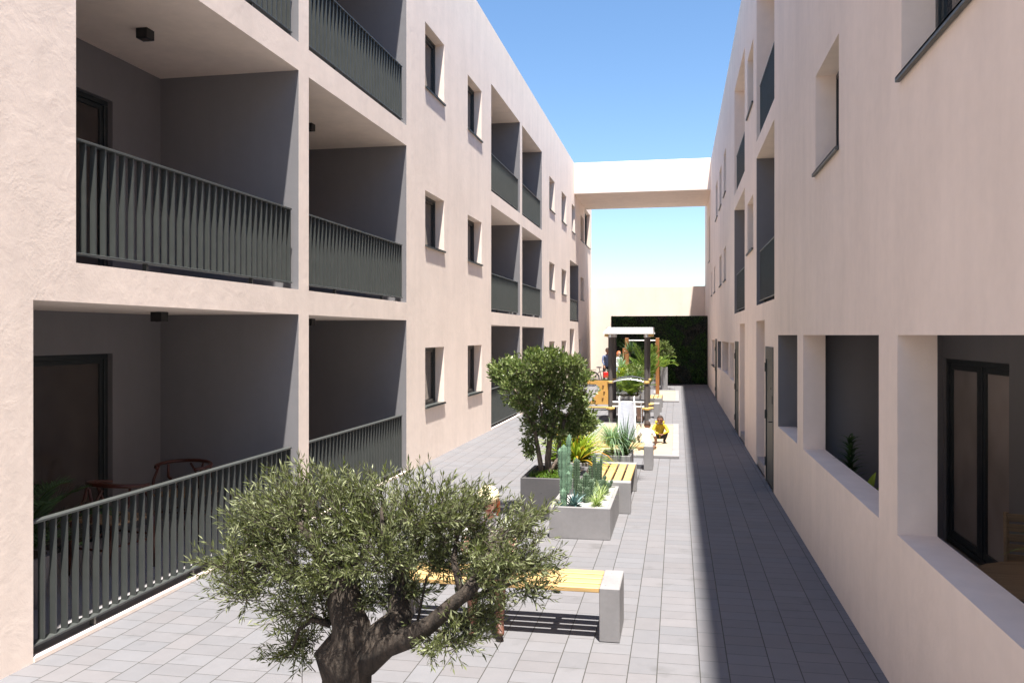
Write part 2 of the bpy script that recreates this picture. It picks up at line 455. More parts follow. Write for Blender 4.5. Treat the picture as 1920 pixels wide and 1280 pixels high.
# ------------------------------------------------------------------ LEFT BUILDING
lb=thing('apartment_building','pale peach rendered apartment block in full sun with dark railed balconies','building',(L,20,0))
def par_fix(root):   # parts are modelled in world space
    for o in bpy.data.objects:
        if o.parent==root: o.matrix_parent_inverse=Matrix.Translation(-Vector(root.location))
LB_BAL=[ # y0,y1,z0,z1
 (5.31,9.64,.0,2.58),(9.93,13.82,.0,2.58),(20.50,24.41,.0,2.58),(24.76,28.95,.0,2.58),
 (5.75,9.64,2.88,5.53),(9.93,13.82,2.88,5.53),(20.50,24.41,2.90,5.53),(24.76,28.48,2.90,5.53),(36.11,39.29,2.93,5.53),
 (5.75,9.64,5.87,8.51),(9.93,13.82,5.87,8.51),(20.50,24.41,5.87,8.51),(24.76,28.48,5.87,8.51)]
LB_WIN=[]
for z0,z1 in ((1.0,2.1),(3.95,4.96),(6.83,8.02)):
    for a,b in ((14.91,16.20),(18.11,19.46),(30.19,31.54),(33.48,34.96)): LB_WIN.append((a,b,z0,z1))
LB_WIN+=[(36.11,37.74,1.0,2.60),(39.56,40.63,1.0,2.13),(40.18,41.62,3.99,5.08),(36.76,37.94,6.81,8.02),(40.18,41.62,6.81,8.02),(42.06,44.68,6.81,8.60)]
LB_WIN+=[(-.2,1.1,3.95,4.96),(2.2,3.5,3.95,4.96),(2.2,3.5,6.83,8.02)]
YB0,YB1=-4.0,45.4
mb=MB(); facade_mesh(L,(YB0,YB1),ROOF_L,LB_BAL+LB_WIN,mb,sgn=-1)
for h in LB_WIN: reveal(mb,L,-1,h,.26)
XD=-11.5
mb.quad((L,YB0,ROOF_L),(XD,YB0,ROOF_L),(XD,YB1,ROOF_L),(L,YB1,ROOF_L)); mb.quad((L,YB0,0),(XD,YB0,0),(XD,YB0,ROOF_L),(L,YB0,ROOF_L))
mb.quad((L,YB1,0),(XD,YB1,0),(XD,YB1,ROOF_L),(L,YB1,ROOF_L)); mb.quad((XD,YB0,0),(XD,YB1,0),(XD,YB1,ROOF_L),(XD,YB0,ROOF_L))
mb.build('wall',M['wall'],lb)
for h in LB_WIN: window(lb,L,-1,h,sash=2 if h[1]-h[0]>1.55 else 1)
LDEPTH=1.85
for k,h in enumerate(LB_BAL):
    y0,y1=h[0],h[1]; w=y1-y0
    d=(y0+.55 if w<4 else y0+.6, y1-.92, h[2]+2.12)
    balcony(lb,L,-1,h,LDEPTH,door=d,zfloor=h[2]+.03 if h[2]==0 else None)
    railing(lb,L-.06,y0+.01,y1-.12,h[2]+(.03 if h[2]==0 else 0),sp=.12)
# low plinth strip along the ground floor openings
for h in LB_BAL[:4]:
    mb=MB(); mb.box(L-.05,L+.012,h[0]+.002,h[1]-.002,.003,.034); mb.build('threshold',M['wall'],lb)
par_fix(lb)

# ------------------------------------------------------------------ RIGHT BUILDING
rb=thing('apartment_building','peach rendered apartment block in shade with ground floor terraces, doors and passages','building',(RR,20,0))
T12=[(2.6,5.89,1.04,2.33),(6.41,10.11,1.04,2.33)]; T3=[(10.59,12.56,1.04,2.33)]
PASS=[(14.45,15.97,.0,2.58),(18.68,20.17,.0,2.58)]
DOORS=[(13.14,14.23,.0,2.15),(20.53,21.70,.0,2.18),(31.57,32.85,.0,2.19)]
TW=[(22.16,24.03,1.16,2.13),(24.52,28.01,1.2,2.13),(28.69,31.15,1.18,2.12)]
RB_BAL=[(13.03,15.92,2.86,5.50,1),(18.68,22.02,2.86,5.45,1),(13.03,15.92,5.80,8.42,0),(18.68,22.02,5.80,8.42,0)]
RW=[(2.2,5.79,3.95,4.98),(7.93,9.23,3.97,4.99),(16.59,17.96,3.95,4.98),(25.86,27.05,3.95,4.96),(28.41,29.77,3.95,4.96),(33.12,34.23,3.95,4.96),(35.9,36.74,3.95,4.96),
    (7.93,9.23,6.83,8.0),(16.59,17.96,6.70,7.90),(25.86,27.05,6.55,7.85),(28.41,29.77,6.55,7.85),(31.15,32.66,6.55,7.85),(33.60,36.18,1.10,2.14),(38.6,39.8,5.6,7.6)]
holes=T12+T3+PASS+DOORS+TW+[h[:4] for h in RB_BAL]+RW
mb=MB(); facade_mesh(RR,(YB0,YB1),ROOF_R,holes,mb,sgn=1)
for h in T12: reveal(mb,RR,1,h,.24)
for h in T3: reveal(mb,RR,1,h,.24,(1,1,0,0))
for h in TW[:2]: reveal(mb,RR,1,h,.30)
reveal(mb,RR,1,TW[2],.30,(1,1,0,0))
for h in RW: reveal(mb,RR,1,h,.26)
for h in DOORS: reveal(mb,RR,1,h,.10)
for h in PASS:
    reveal(mb,RR,1,h,1.3); y0,y1,z0,z1=h
    mb.quad((RR+1.3,y0,z0),(RR+1.3,y1,z0),(RR+1.3,y1,z1),(RR+1.3,y0,z1),1)
XD=8.5
mb.quad((RR,YB0,ROOF_R),(XD,YB0,ROOF_R),(XD,YB1,ROOF_R),(RR,YB1,ROOF_R)); mb.quad((RR,YB0,0),(XD,YB0,0),(XD,YB0,ROOF_R),(RR,YB0,ROOF_R))
mb.quad((RR,YB1,0),(XD,YB1,0),(XD,YB1,ROOF_R),(RR,YB1,ROOF_R)); mb.quad((XD,YB0,0),(XD,YB1,0),(XD,YB1,ROOF_R),(XD,YB0,ROOF_R))
mb.build('wall',[M['wall'],M['grey']],rb)
for h in RW: window(rb,RR,1,h,t=.20,sash=2 if h[1]-h[0]>1.6 else 1)
# terraces behind the parapet
def terrace(h,d,door):
    mbx=MB(); y0,y1,z0,z1=h; a=RR+.24; b=RR+d
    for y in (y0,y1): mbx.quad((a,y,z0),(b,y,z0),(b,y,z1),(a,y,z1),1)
    mbx.quad((a,y0,z1),(b,y0,z1),(b,y1,z1),(a,y1,z1),0); mbx.quad((a,y0,z0),(b,y0,z0),(b,y1,z0),(a,y1,z0),2)
    # inner face of the parapet wall
    op=[k for k in holes if k[0]>=y0-.01 and k[1]<=y1+.01 and k[3]<2.6 and k[2]>1.0]
    yy=sorted(set([y0,y1]+[k[0] for k in op]+[k[1] for k in op])); 
    for p,q in zip(yy,yy[1:]):
        o=[k for k in op if k[0]<=(p+q)/2<=k[1]]
        if o:
            mbx.quad((a,p,z0),(a,q,z0),(a,q,o[0][2]),(a,p,o[0][2]),1); mbx.quad((a,p,o[0][3]),(a,q,o[0][3]),(a,q,z1),(a,p,z1),1)
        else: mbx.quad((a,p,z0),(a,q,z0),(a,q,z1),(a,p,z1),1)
    d0,d1,dt=door; e=b+.14
    for (p,q,s_,t_) in ((y0,d0,z0,z1),(d1,y1,z0,z1),(d0,d1,dt,z1)):
        if q-p>.001: mbx.quad((b,p,s_),(b,q,s_),(b,q,t_),(b,p,t_),1)
    for y in (d0,d1): mbx.quad((b,y,z0),(e,y,z0),(e,y,dt),(b,y,dt),1)
    mbx.quad((b,d0,dt),(e,d0,dt),(e,d1,dt),(b,d1,dt),1)
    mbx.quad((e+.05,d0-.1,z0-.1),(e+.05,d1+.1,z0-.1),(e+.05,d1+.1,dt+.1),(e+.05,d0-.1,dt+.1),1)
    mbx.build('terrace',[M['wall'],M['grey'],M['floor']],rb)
    f=MB(); w=.06; xa,xb=b+.02,b+.12
    f.box(xa,xb,d0,d1,dt-w,dt,b=.004); f.box(xa,xb,d0,d0+w,z0,dt-w,b=.004); f.box(xa,xb,d1-w,d1,z0,dt-w,b=.004); f.box(xa,xb,d0+w,d1-w,z0+.004,z0+.06,b=.004)
    mid=d0+(d1-d0)*.45
    f.box(xa+.01,xb-.02,mid-.06,mid+.06,z0+.06,dt-w,b=.004)
    for (p,q) in ((d0+w,mid-.06),(mid+.06,d1-w)):
        f.box(xa+.02,xb-.02,p,p+.06,z0+.06,dt-w,b=.003); f.box(xa+.02,xb-.02,q-.06,q,z0+.06,dt-w,b=.003)
        f.box(xa+.02,xb-.02,p+.06,q-.06,dt-w-.06,dt-w,b=.003); f.box(xa+.02,xb-.02,p+.06,q-.06,z0+.06,z0+.13,b=.003)
    dr=f.build('sliding_door',M['metal2'],rb)
    p=MB(); p.box(b+.065,b+.073,d0+w,d1-w,z0+.06,dt-w); p.build('pane',M['glassr'],dr)
terrace((2.6,10.38,.04,2.56),1.545,(8.42,10.33,2.07))
terrace((10.59,12.56,.04,2.56),1.545,(10.75,12.2,2.07))
terrace((22.16,28.01,.04,2.56),1.545,(23.0,25.0,2.07))
terrace((28.35,31.15,.04,2.56),1.545,(28.8,30.6,2.07))
for h in RB_BAL:
    balcony(rb,RR,1,h[:4],1.6,side=h[4],door=(h[0]+.5,h[1]-.7,h[2]+2.12))
    railing(rb,RR+.07,h[0]+.01,h[1]-.16,h[2],sp=.12)
for h in PASS:
    st=MB(); st.box(RR+.02,RR+1.28,h[0]+.003,h[1]-.003,.003,.14); st.build('step',M['floor'],rb)
for k,h in enumerate(DOORS):
    y0,y1,z0,z1=h; f=MB(); w=.05
    f.box(RR-.012,RR+.06,y0,y0+w,z0+.004,z1,b=.003); f.box(RR-.012,RR+.06,y1-w,y1,z0+.004,z1,b=.003); f.box(RR-.012,RR+.06,y0+w,y1-w,z1-.20,z1,b=.003)
    f.box(RR+.006,RR+.05,y0+w+.004,y1-w-.004,z0+.012,z1-.205,b=.003)
    f.box(RR-.002,RR+.012,y0+w+.35,y0+w+.38,z0+1.5,z0+1.53)
    for zz in (.25,1.0,1.75): f.tube([(RR-.016,y1-w,z0+zz),(RR-.016,y1-w,z0+zz+.14)],.012,8)
    dr=f.build('door',M['door'],rb)
    hd=MB(); hy=y0+w+.09
    hd.box(RR-.004,RR+.008,hy-.022,hy+.022,z0+.86,z0+1.10,b=.003)
    hd.tube([(RR,hy,z0+1.03),(RR-.05,hy,z0+1.03)],.009,8); hd.tube([(RR-.05,hy-.005,z0+1.03),(RR-.05,hy+.13,z0+1.03)],.009,8)
    hd.build('handle',M['black'],dr)
    hd=MB(); hd.box(RR-.012,RR+.008,hy-.012,hy+.012,z0+1.30,z0+1.42,b=.003); hd.build('lock',M['black'],dr)
par_fix(rb)

# ------------------------------------------------------------------ FOOTBRIDGE, END WALL, GREEN WALL
mb=MB(); mb.box(L+.002,RR-.002,37.65,42.5,8.58,9.94,b=.01)
tag(mb.build('footbridge',M['wall']),'pale rendered beam bridging the gap between the two buildings','bridge')
mb=MB(); mb.box(L+.003,RR-.003,45.1,45.35,.0,4.86,b=.01)
tag(mb.build('boundary_wall',M['wall']),'plain peach wall closing the far end of the courtyard','wall')
gw=thing('green_wall','dark planted wall of dense hanging leaves at the end of the courtyard','green wall',(-.9,41.5,0))
GX0,GX1,GY,GZ=-3.15,1.385,41.2,3.27
g=MB(); g.box(GX0,GX1,GY+.1,45.08,.004,GZ-.03); 
M['gback']=paint('dark_planting_felt',(.012,.018,.01),.9); M['gleaf']=foliage('wall_leaves',(.03,.075,.018),(.08,.17,.04),(.15,.20,.07),trans=.15)
M['gleaf2']=foliage('wall_leaves_purple',(.05,.05,.042),(.09,.08,.075),(.13,.12,.09),trans=.1)
o=g.build('backing',M['gback'],gw); 
g=MB()
for k in range(9000):
    x=rnd.uniform(GX0+.02,GX1-.03); z=rnd.uniform(.02,GZ-.02)
    pt=noise.noise(Vector((x*.9,z*.9,3))); 
    d=Vector((rnd.uniform(-.6,.6),-.55-rnd.random()*.5,-.9+rnd.random()*.9))
    if x>GX1-.15: d.x=-abs(d.x)
    if z<.15: d.z=abs(d.z)
    s_=1.0+.9*max(0,noise.noise(Vector((x*1.7,z*1.7,9))))
    g.leaf(Vector((x,GY+.10+.06*pt,z)),d,rnd.uniform(.08,.17)*s_,rnd.uniform(.02,.05)*s_,1 if pt>.28 or noise.noise(Vector((x*2,z*2,0)))>.36 else 0)
g.build('foliage',[M['gleaf'],M['gleaf2']],gw)
par_fix(gw)

# ------------------------------------------------------------------ GROUND
mb=MB(); mb.quad((-400,-400,-.006),(400,-400,-.006),(400,400,-.006),(-400,400,-.006)); tag(mb.build('ground',M['ground']),kind='structure')
mb=MB(); mb.quad((L-.02,-9,.0),(RR+.02,-9,.0),(RR+.02,45.1,.0),(L-.02,45.1,.0)); tag(mb.build('pavement',M['pave']),kind='structure')
#PART2
M['concm']=concrete('mid_grey_planter_concrete',(.095,.09,.092))
# ------------------------------------------------------------------ BENCHES
def bench(label,x0,y0,along,length=1.88,width=.52,h=.41):
    """concrete end blocks with timber slats between them; origin = near left corner"""
    t=thing('bench',label,'bench',(x0,y0,0),group='slatted benches with concrete end blocks')
    bw=.155
    def B(mb,a0,a1,b0,b1,z0,z1,b=.004):
        if along=='X': mb.box(a0,a1,b0,b1,z0,z1,b=b)
        else: mb.box(b0,b1,a0,a1,z0,z1,b=b)
    for a in (0,length-bw):
        m=MB(); B(m,a,a+bw,0,width,.002,h,b=.006); m.build('end_block',M['conc'],t)
    n=4; sw=.10; gap=(width-.03-n*sw)/(n-1)
    for k in range(n):
        m=MB(); b0=.015+k*(sw+gap); B(m,bw+.002,length-bw-.002,b0,b0+sw,h-.042,h-.004,b=.005)
        m.build('slat',M['woodx'] if along=='X' else M['woody'],t)
    for a in (bw+.3,length-bw-.36):
        m=MB(); B(m,a,a+.05,.05,width-.05,h-.075,h-.0425,b=.003); m.build('bearer',M['black'],t)
    return t
bench('slatted timber bench with concrete ends standing behind the olive tree, person seated on it',-2.31,6.49,'X')
bench('timber bench running lengthwise right behind the cactus planter',-1.12,11.20,'Y',length=1.80)
bench('timber bench whose concrete end stands beside the kneeling child in white',-1.95,14.90,'X',length=1.53)
bench('crosswise timber bench right behind the play tower',-2.75,24.2,'X',length=2.25)
bench('small distant timber bench running lengthwise in front of the orange bar posts',-.99,26.2,'Y',length=1.85)

# ------------------------------------------------------------------ PLANTERS
def planter(label,x0,x1,y0,y1,h,fill='soil',mat='conc',wall=.05,group='square concrete planters'):
    cx,cy=(x0+x1)/2,(y0+y1)/2
    t=thing('planter',label,'planter',(cx,cy,0),group=group); a,b=(x1-x0)/2,(y1-y0)/2
    m=MB(); m.box(-a,a,-b,-b+wall,.002,h,b=.004); m.box(-a,a,b-wall,b,.002,h,b=.004)
    m.box(-a,-a+wall,-b+wall,b-wall,.002,h,b=.004); m.box(a-wall,a,-b+wall,b-wall,.002,h,b=.004)
    m.build('box',M[mat],t)
    s=MB(); n=14
    for i in range(n):
        for j in range(n):
            P=[]
            for (u,v) in ((i,j),(i+1,j),(i+1,j+1),(i,j+1)):
                x=-a+wall+(2*a-2*wall)*u/n; y=-b+wall+(2*b-2*wall)*v/n
                P.append((x,y,h-.035+.018*noise.noise(Vector((x*9+cx,y*9+cy,0)))))
            s.quad(*P)
    s.build('gravel' if fill=='gravel' else 'soil',M[fill],t,merge=True,smooth=True)
    return t
planter('light grey concrete planter filled with white gravel and cacti',-1.45,-.75,9.72,11.24,.36,'gravel')
planter('tall dark grey concrete planter holding the bushy multi-stemmed tree',-1.96,-1.20,10.66,11.75,.52,'soil','concm')
planter('concrete planter of yellow-green strap-leaved plants beside the lengthwise bench',-1.95,-1.27,12.30,13.35,.48)
planter('low concrete planter holding the fountain grass and the dark spiky plant',-1.20,-.72,13.5,14.35,.43)
planter('grey planter of palms seen through the play tower',-1.95,-1.12,25.6,26.9,.50)
planter('farther grey planter of palms behind the play tower',-1.95,-.95,28.6,30.4,.50)
planter('small distant planter of an arching palm near the green wall',-.72,-.42,36.9,37.5,.95)
planter('round-topped tree planter in front of the green wall' if False else 'distant planter of the small round-headed tree by the green wall',-1.15,-.78,37.6,38.2,.62)
planter('pale concrete planter holding the old olive tree',-2.10,-1.20,3.80,4.72,.24)

# ------------------------------------------------------------------ TREES
M['olive']=foliage('olive_leaves',(.055,.066,.024),(.155,.172,.075),(.33,.35,.20),trans=.22,rough=.45)
M['barko']=bark('olive_bark',(.046,.034,.025))
M['bark2']=bark('shrub_bark',(.17,.13,.10))
M['leaf2']=foliage('glossy_round_leaves',(.055,.09,.022),(.165,.215,.07),(.40,.44,.20),trans=.2,rough=.38)
def pw(x,y,d):     # helper used to plan branch ends: view plane at depth d
    a=math.atan(310.5/1600); s,c=math.sin(a),math.cos(a); u=(x-960)/1600*d
    return Vector((u*c-d*s,u*s+d*c,H+(628-y)/1600*d))
def leafy_tree(name,label,base,blobs,d0,trunk,limbs,ntwig,nleaf,tl,ll,lw,leafmat,barkmat,group=None,up=.25,dz=1.0,depth=1.0,cat='tree',droop=.0,bare=None,gap=None):
    t=thing(name,label,cat,base,group=group); B=Vector(base)
    T=MB()
    for path,rad,bp in trunk: T.tube([Vector(p)-B for p in path],rad,14,bump=bp,seed=3)
    T.build('trunk',M[barkmat],t,smooth=True)
    Lm=MB()
    for path,rad,bp in limbs: Lm.tube([Vector(p)-B for p in path],rad,8,bump=bp,seed=5)
    Lm.build('branches',M[barkmat],t,smooth=True)
    F=MB(); S=MB(); cen=sum((b[0] for b in blobs),Vector())/len(blobs)
    wts=[b[1].x*b[1].z*max(.1,b[1].y) for b in blobs]; wts=[w**.67 for w in wts]; tot=sum(wts)
    for k in range(ntwig):
        r=rnd.random()*tot; i=0
        while r>wts[i] and i<len(wts)-1: r-=wts[i]; i+=1
        c,e=blobs[i]
        while True:
            q=Vector((rnd.uniform(-1,1),rnd.uniform(-1,1),rnd.uniform(-1,1)))
            if .12<q.length<1: break
        q*= (q.length**-.45)
        p=c+Vector((q.x*e.x,q.y*e.y,q.z*e.z))*.92
        if gap is not None and noise.noise(p*gap[1])<gap[0]: continue
        out=(p-cen); out.z*=.6; out=out.normalized()*.55+q.normalized()*.7+Vector((rnd.uniform(-.5,.5),rnd.uniform(-.5,.5),up+rnd.uniform(-.35,.35)))
        dr=out.normalized(); L_=tl*rnd.uniform(.55,1.25); seg=4
        p0=p-dr*L_*.6; pts=[p0]; dd=dr.copy()
        for s_ in range(seg):
            dd=(dd+Vector((rnd.uniform(-.12,.12),rnd.uniform(-.12,.12),.10-droop))).normalized(); pts.append(pts[-1]+dd*L_/seg)
        S.tube([x-B for x in pts],[.0028*(1-.7*s_/seg)*(ll/.05)**.5 for s_ in range(seg+1)],3,cap=False)
        n=int(nleaf*L_/tl)
        for j in range(n):
            tt=.12+.88*j/n; a=min(seg-1,int(tt*seg)); P=pts[a].lerp(pts[a+1],tt*seg-a); dd=(pts[a+1]-pts[a]).normalized()
            sd=dd.cross(Vector((math.sin(j*1.9+k),math.cos(j*2.3+k),.3))).normalized()
            ang=.75 if j<n-1 else .1
            ld=(dd*math.cos(ang)+sd*math.sin(ang)*(1 if j%2 else -1)+Vector((rnd.uniform(-.2,.2),rnd.uniform(-.2,.2),rnd.uniform(-.15,.25)))).normalized()
            F.leaf(P-B,ld,ll*rnd.uniform(.65,1.15),lw*rnd.uniform(.8,1.2))
    S.build('twigs',M[barkmat],t); F.build('foliage',M[leafmat],t)
    return t
# the old olive in front
OD=4.25; px=OD/1600
OB=[(560,955,88,72),(500,985,70,62),(640,955,80,66),(720,945,80,64),(800,955,80,60),(875,975,70,58),(950,1010,58,54),(600,1040,120,66),(490,1060,66,52),
    (720,1030,95,55),(845,1030,85,48),(945,1075,62,54),(1000,1050,36,40),(880,1165,48,22),(850,1200,56,22),(930,1150,40,26),(800,1215,20,10),(560,1140,60,40),(548,1205,46,34),(560,1248,24,16),(425,1045,44,24),(455,1105,46,26),(1010,1105,30,28),(640,1105,60,40),(600,1148,44,28),(690,1118,44,26),(930,990,55,40),(955,1040,50,40),(905,1010,50,45),(925,1040,45,40),(915,975,34,26),(990,985,40,30),(760,1100,60,30)]
blobs=[]
for (x,y,rx,ry) in OB:
    d=OD+rnd.uniform(-.22,.25); s=d/OD
    c=pw(x,y,d); blobs.append((c,Vector((rx*px*s,min(.42,rx*px*1.35),ry*px*s))))
O=lambda x,y,d=OD: pw(x,y,d)
ob=(-1.66,4.24,.20)
trunk=[([O(655,1425),O(652,1330),O(648,1290),O(642,1262),O(634,1228),O(655,1200),O(655,1165),O(648,1125),O(640,1080)],[.12,.112,.105,.10,.125,.115,.10,.08,.06],.5),
       ([O(665,1300),O(668,1255),O(690,1215),O(735,1180),O(752,1150,OD+.05),O(745,1105,OD+.1),O(760,1060,OD+.12)],[.085,.085,.085,.08,.06,.045,.032],.35),
       ([O(685,1245,OD-.04),O(722,1212,OD-.08),O(765,1190,OD-.12),O(810,1165,OD-.16),O(845,1135,OD-.2),O(872,1112,OD-.22),O(890,1093,OD-.24)],[.055,.054,.048,.042,.037,.035,.034],.4)]
limbs=[([O(640,1090),O(600,1040,OD-.05),O(560,980,OD-.1)],[.06,.034,.014],.2),([O(640,1090),O(655,1030,OD+.1),O(650,960,OD+.15)],[.055,.03,.012],.2),
       ([O(752,1080,OD+.1),O(790,1010,OD+.1),O(810,950,OD+.05)],[.032,.018,.008],.2),([O(752,1080,OD+.1),O(720,1020),O(715,950)],[.03,.016,.007],.2),
       ([O(868,1115,OD-.2),O(905,1060,OD-.1),O(925,1010)],[.03,.02,.01],.15),([O(868,1115,OD-.2),O(850,1050,OD-.1),O(860,990)],[.026,.016,.008],.15),
       ([O(640,1110),O(570,1090),O(490,1060),O(440,1045)],[.05,.028,.016,.008],.2),([O(620,1170),O(585,1160),O(560,1180),O(548,1215)],[.02,.014,.01,.006],.1),
       ([O(845,1140),O(880,1170),O(860,1200)],[.012,.009,.005],.1),([O(780,1180),O(790,1130),O(800,1080)],[.008,.007,.005],.1),([O(860,1125),O(930,1105),O(990,1080)],[.016,.012,.006],.1),
       ([O(800,1172),O(830,1185,OD-.1),O(880,1178,OD-.15),O(905,1168,OD-.15)],[.010,.008,.006,.004],.1)]
leafy_tree('olive_tree','old gnarled olive tree with thick dark trunk and broad silvery green crown',ob,blobs,OD,trunk,limbs,2500,22,.25,.043,.0078,'olive','barko',up=.3,droop=.06,gap=(-.27,4.0))
# bushy multi-stemmed tree in the tall planter
TD=11.15; px=TD/1600
TB=[(955,702,38,30),(1000,690,46,34),(1050,702,50,36),(1090,728,30,32),(1000,745,48,34),(1060,758,46,34),(1012,796,34,26),(1070,795,30,20),(937,690,20,14),(1096,762,18,16),(985,820,16,26),(1025,675,36,20),(965,735,30,26),(995,845,10,12),(1075,688,26,18),(1040,815,26,14),(1098,790,22,18),(1085,805,24,18)]
blobs=[]
for (x,y,rx,ry) in TB:
    d=TD+rnd.uniform(-.25,.25); blobs.append((pw(x,y,d),Vector((rx*px,min(.5,rx*px*1.4),ry*px))))
O=lambda x,y,d=TD: pw(x,y,d)
trunk=[([O(1030,905),O(1027,860),O(1031,825),O(1038,790)],[.045,.04,.036,.03],.15),([O(1018,905),O(1012,860),O(1004,815),O(1000,775)],[.035,.032,.026,.02],.15),
       ([O(1040,903),O(1046,865),O(1050,820),O(1060,780)],[.035,.03,.026,.02],.15),([O(1022,900,TD-.1),O(1040,870,TD-.1),O(1062,835,TD-.1)],[.03,.026,.016],.15)]
limbs=[([O(1038,795),O(1050,760),O(1060,715)],[.03,.02,.01],.1),([O(1004,815),O(985,770),O(960,720)],[.022,.015,.008],.1),([O(1031,825),O(1015,770),O(1005,710)],[.025,.016,.008],.1),([O(1060,780),O(1085,755),O(1100,730)],[.018,.012,.006],.1),([O(1004,815),O(990,830),O(985,815)],[.01,.007,.004],.1)]
leafy_tree('bushy_tree','rounded multi-stemmed tree with glossy leaves in the tall grey planter',(-1.62,11.2,.49),blobs,TD,trunk,limbs,2900,10,.15,.060,.025,'leaf2','bark2',up=.35,gap=(-.24,4.2))
# distant round-headed tree
blobs=[]
for (x,y,rx,ry) in [(1248,655,12,10),(1240,668,12,10),(1255,662,9,9),(1236,650,9,8),(1245,645,9,6)]:
    blobs.append((pw(x,y,37.4),Vector((rx,rx,ry))*37.4/1600))
O=lambda x,y,d=37.4: pw(x,y,d)
leafy_tree('bushy_tree','small distant round-headed tree in front of the green wall',(-.96,37.9,.58),blobs,37.4,[([(-.96,37.9,.58),(-.98,37.85,1.1),O(1243,672)],[.03,.025,.02],.1)],[([O(1243,672),O(1250,655)],[.02,.01],.1)],170,9,.2,.10,.045,'leaf2','bark2')

# ------------------------------------------------------------------ SMALL PLANTS
M['brom']=foliage('yellow_green_straps',(.12,.22,.015),(.36,.46,.04),(.62,.26,.03),trans=.35)
M['grassb']=foliage('blue_green_blades',(.10,.22,.10),(.34,.48,.30),trans=.25)
M['darkyuc']=foliage('dark_spikes',(.012,.035,.012),(.05,.11,.04),trans=.1)
M['palm']=foliage('palm_leaflets',(.012,.045,.008),(.05,.11,.018),(.20,.28,.05),trans=.3)
M['palml']=foliage('light_palm_leaflets',(.045,.10,.012),(.15,.24,.04),(.38,.46,.10),trans=.35)
M['cactus']=paint('pale_green_cactus',(.11,.19,.12),.6,var=.25,scale=40)
M['cactusd']=paint('dark_green_cactus',(.05,.085,.045),.6,var=.3,scale=30)
M['spine']=paint('pale_cactus_ribs',(.30,.38,.26),.7)
M['agave']=foliage('blue_grey_agave',(.05,.11,.115),(.13,.22,.22),trans=.05)
M['agavep']=foliage('pale_agave',(.25,.36,.24),(.50,.60,.42),trans=.15)
M['tuft']=foliage('variegated_tuft',(.14,.24,.05),(.45,.52,.22),trans=.25)
M['ground_cover']=foliage('ground_cover_leaves',(.04,.10,.008),(.14,.24,.02),trans=.2)
def rosette(name,label,loc,n,l,w,mat,el0=1.4,el1=.3,droop=1.3,seg=5,fold=.12,cat='plant',group=None,core=0,coremat='bark2',taper=1.0,base=.6):
    t=thing(name,label,cat,loc,group=group)
    m=MB()
    for k in range(n):
        f=k/n; az=k*2.39996+rnd.uniform(-.2,.2); el=el1+(el0-el1)*(1-f)+rnd.uniform(-.12,.12)
        m.blade((math.cos(az)*.01,math.sin(az)*.01,core),az,el,l*rnd.uniform(.75,1.1),w*rnd.uniform(.85,1.1),droop*rnd.uniform(.7,1.3),seg,fold=fold,taper=taper,base=base)
    m.build('leaves',M[mat],t)
    if core:
        s=MB(); s.tube([(0,0,0),(.01,0,core*.5),(0,0,core+.02)],[.022,.018,.02],8); s.build('stem',M[coremat],t)
    return t
rosette('strap_leaf_plant','yellow-green strap-leaved plant with orange leaf tips, nearest in its planter',(-1.46,12.60,.44),110,.78,.05,'brom',1.5,.15,1.5,6)
rosette('strap_leaf_plant','yellow-green strap-leaved plant behind the nearest one, against the bushy tree',(-1.68,12.95,.44),90,.82,.048,'brom',1.5,.3,1.3,6)
rosette('strap_leaf_plant','darker green narrow-leaved plant at the right rear of the strap-leaf planter',(-1.40,13.12,.44),80,.62,.026,'tuft',1.5,.4,1.2,6)
rosette('fountain_grass','pale blue-green fountain grass spilling over its planter on a short stem',(-1.05,13.85,.40),380,.72,.011,'grassb',1.5,.35,2.4,7,fold=0,core=.12)
rosette('spiky_plant','dark green upright spiky plant beside the fountain grass',(-.82,13.86,.40),70,.66,.026,'darkyuc',1.5,.55,.35,4)
rosette('agave','blue-grey agave rosette on white gravel at the front of the cactus planter',(-1.19,9.95,.33),28,.21,.042,'agave',1.45,.05,.5,4,fold=.25,taper=.8,base=1)
rosette('agave','dark little agave at the front left corner of the cactus planter',(-1.34,9.86,.33),12,.10,.025,'agave',1.2,.0,.5,4,fold=.25)
rosette('agave','pale green upright agave in the middle of the cactus planter',(-1.05,10.36,.33),26,.25,.042,'agavep',1.5,.4,.3,4,fold=.25,taper=.8,base=1)
rosette('grass_tuft','bright green tuft of short leaves at the front right of the cactus planter',(-.93,10.02,.33),90,.19,.011,'tuft',1.5,.1,1.1,4,fold=0)
rosette('grass_tuft','variegated tuft behind the bright green tuft in the cactus planter',(-.93,10.42,.33),100,.25,.011,'tuft',1.5,.2,1.0,4,fold=0)
rosette('grass_tuft','rear tuft of dark short leaves nearest to the lengthwise bench',(-.92,10.85,.33),110,.22,.011,'palml',1.5,.2,1.0,4,fold=0)
rosette('grass_tuft','low tuft at the left rear of the cactus planter',(-1.30,10.9,.33),50,.16,.012,'darkyuc',1.5,.2,1.0,4,fold=0)

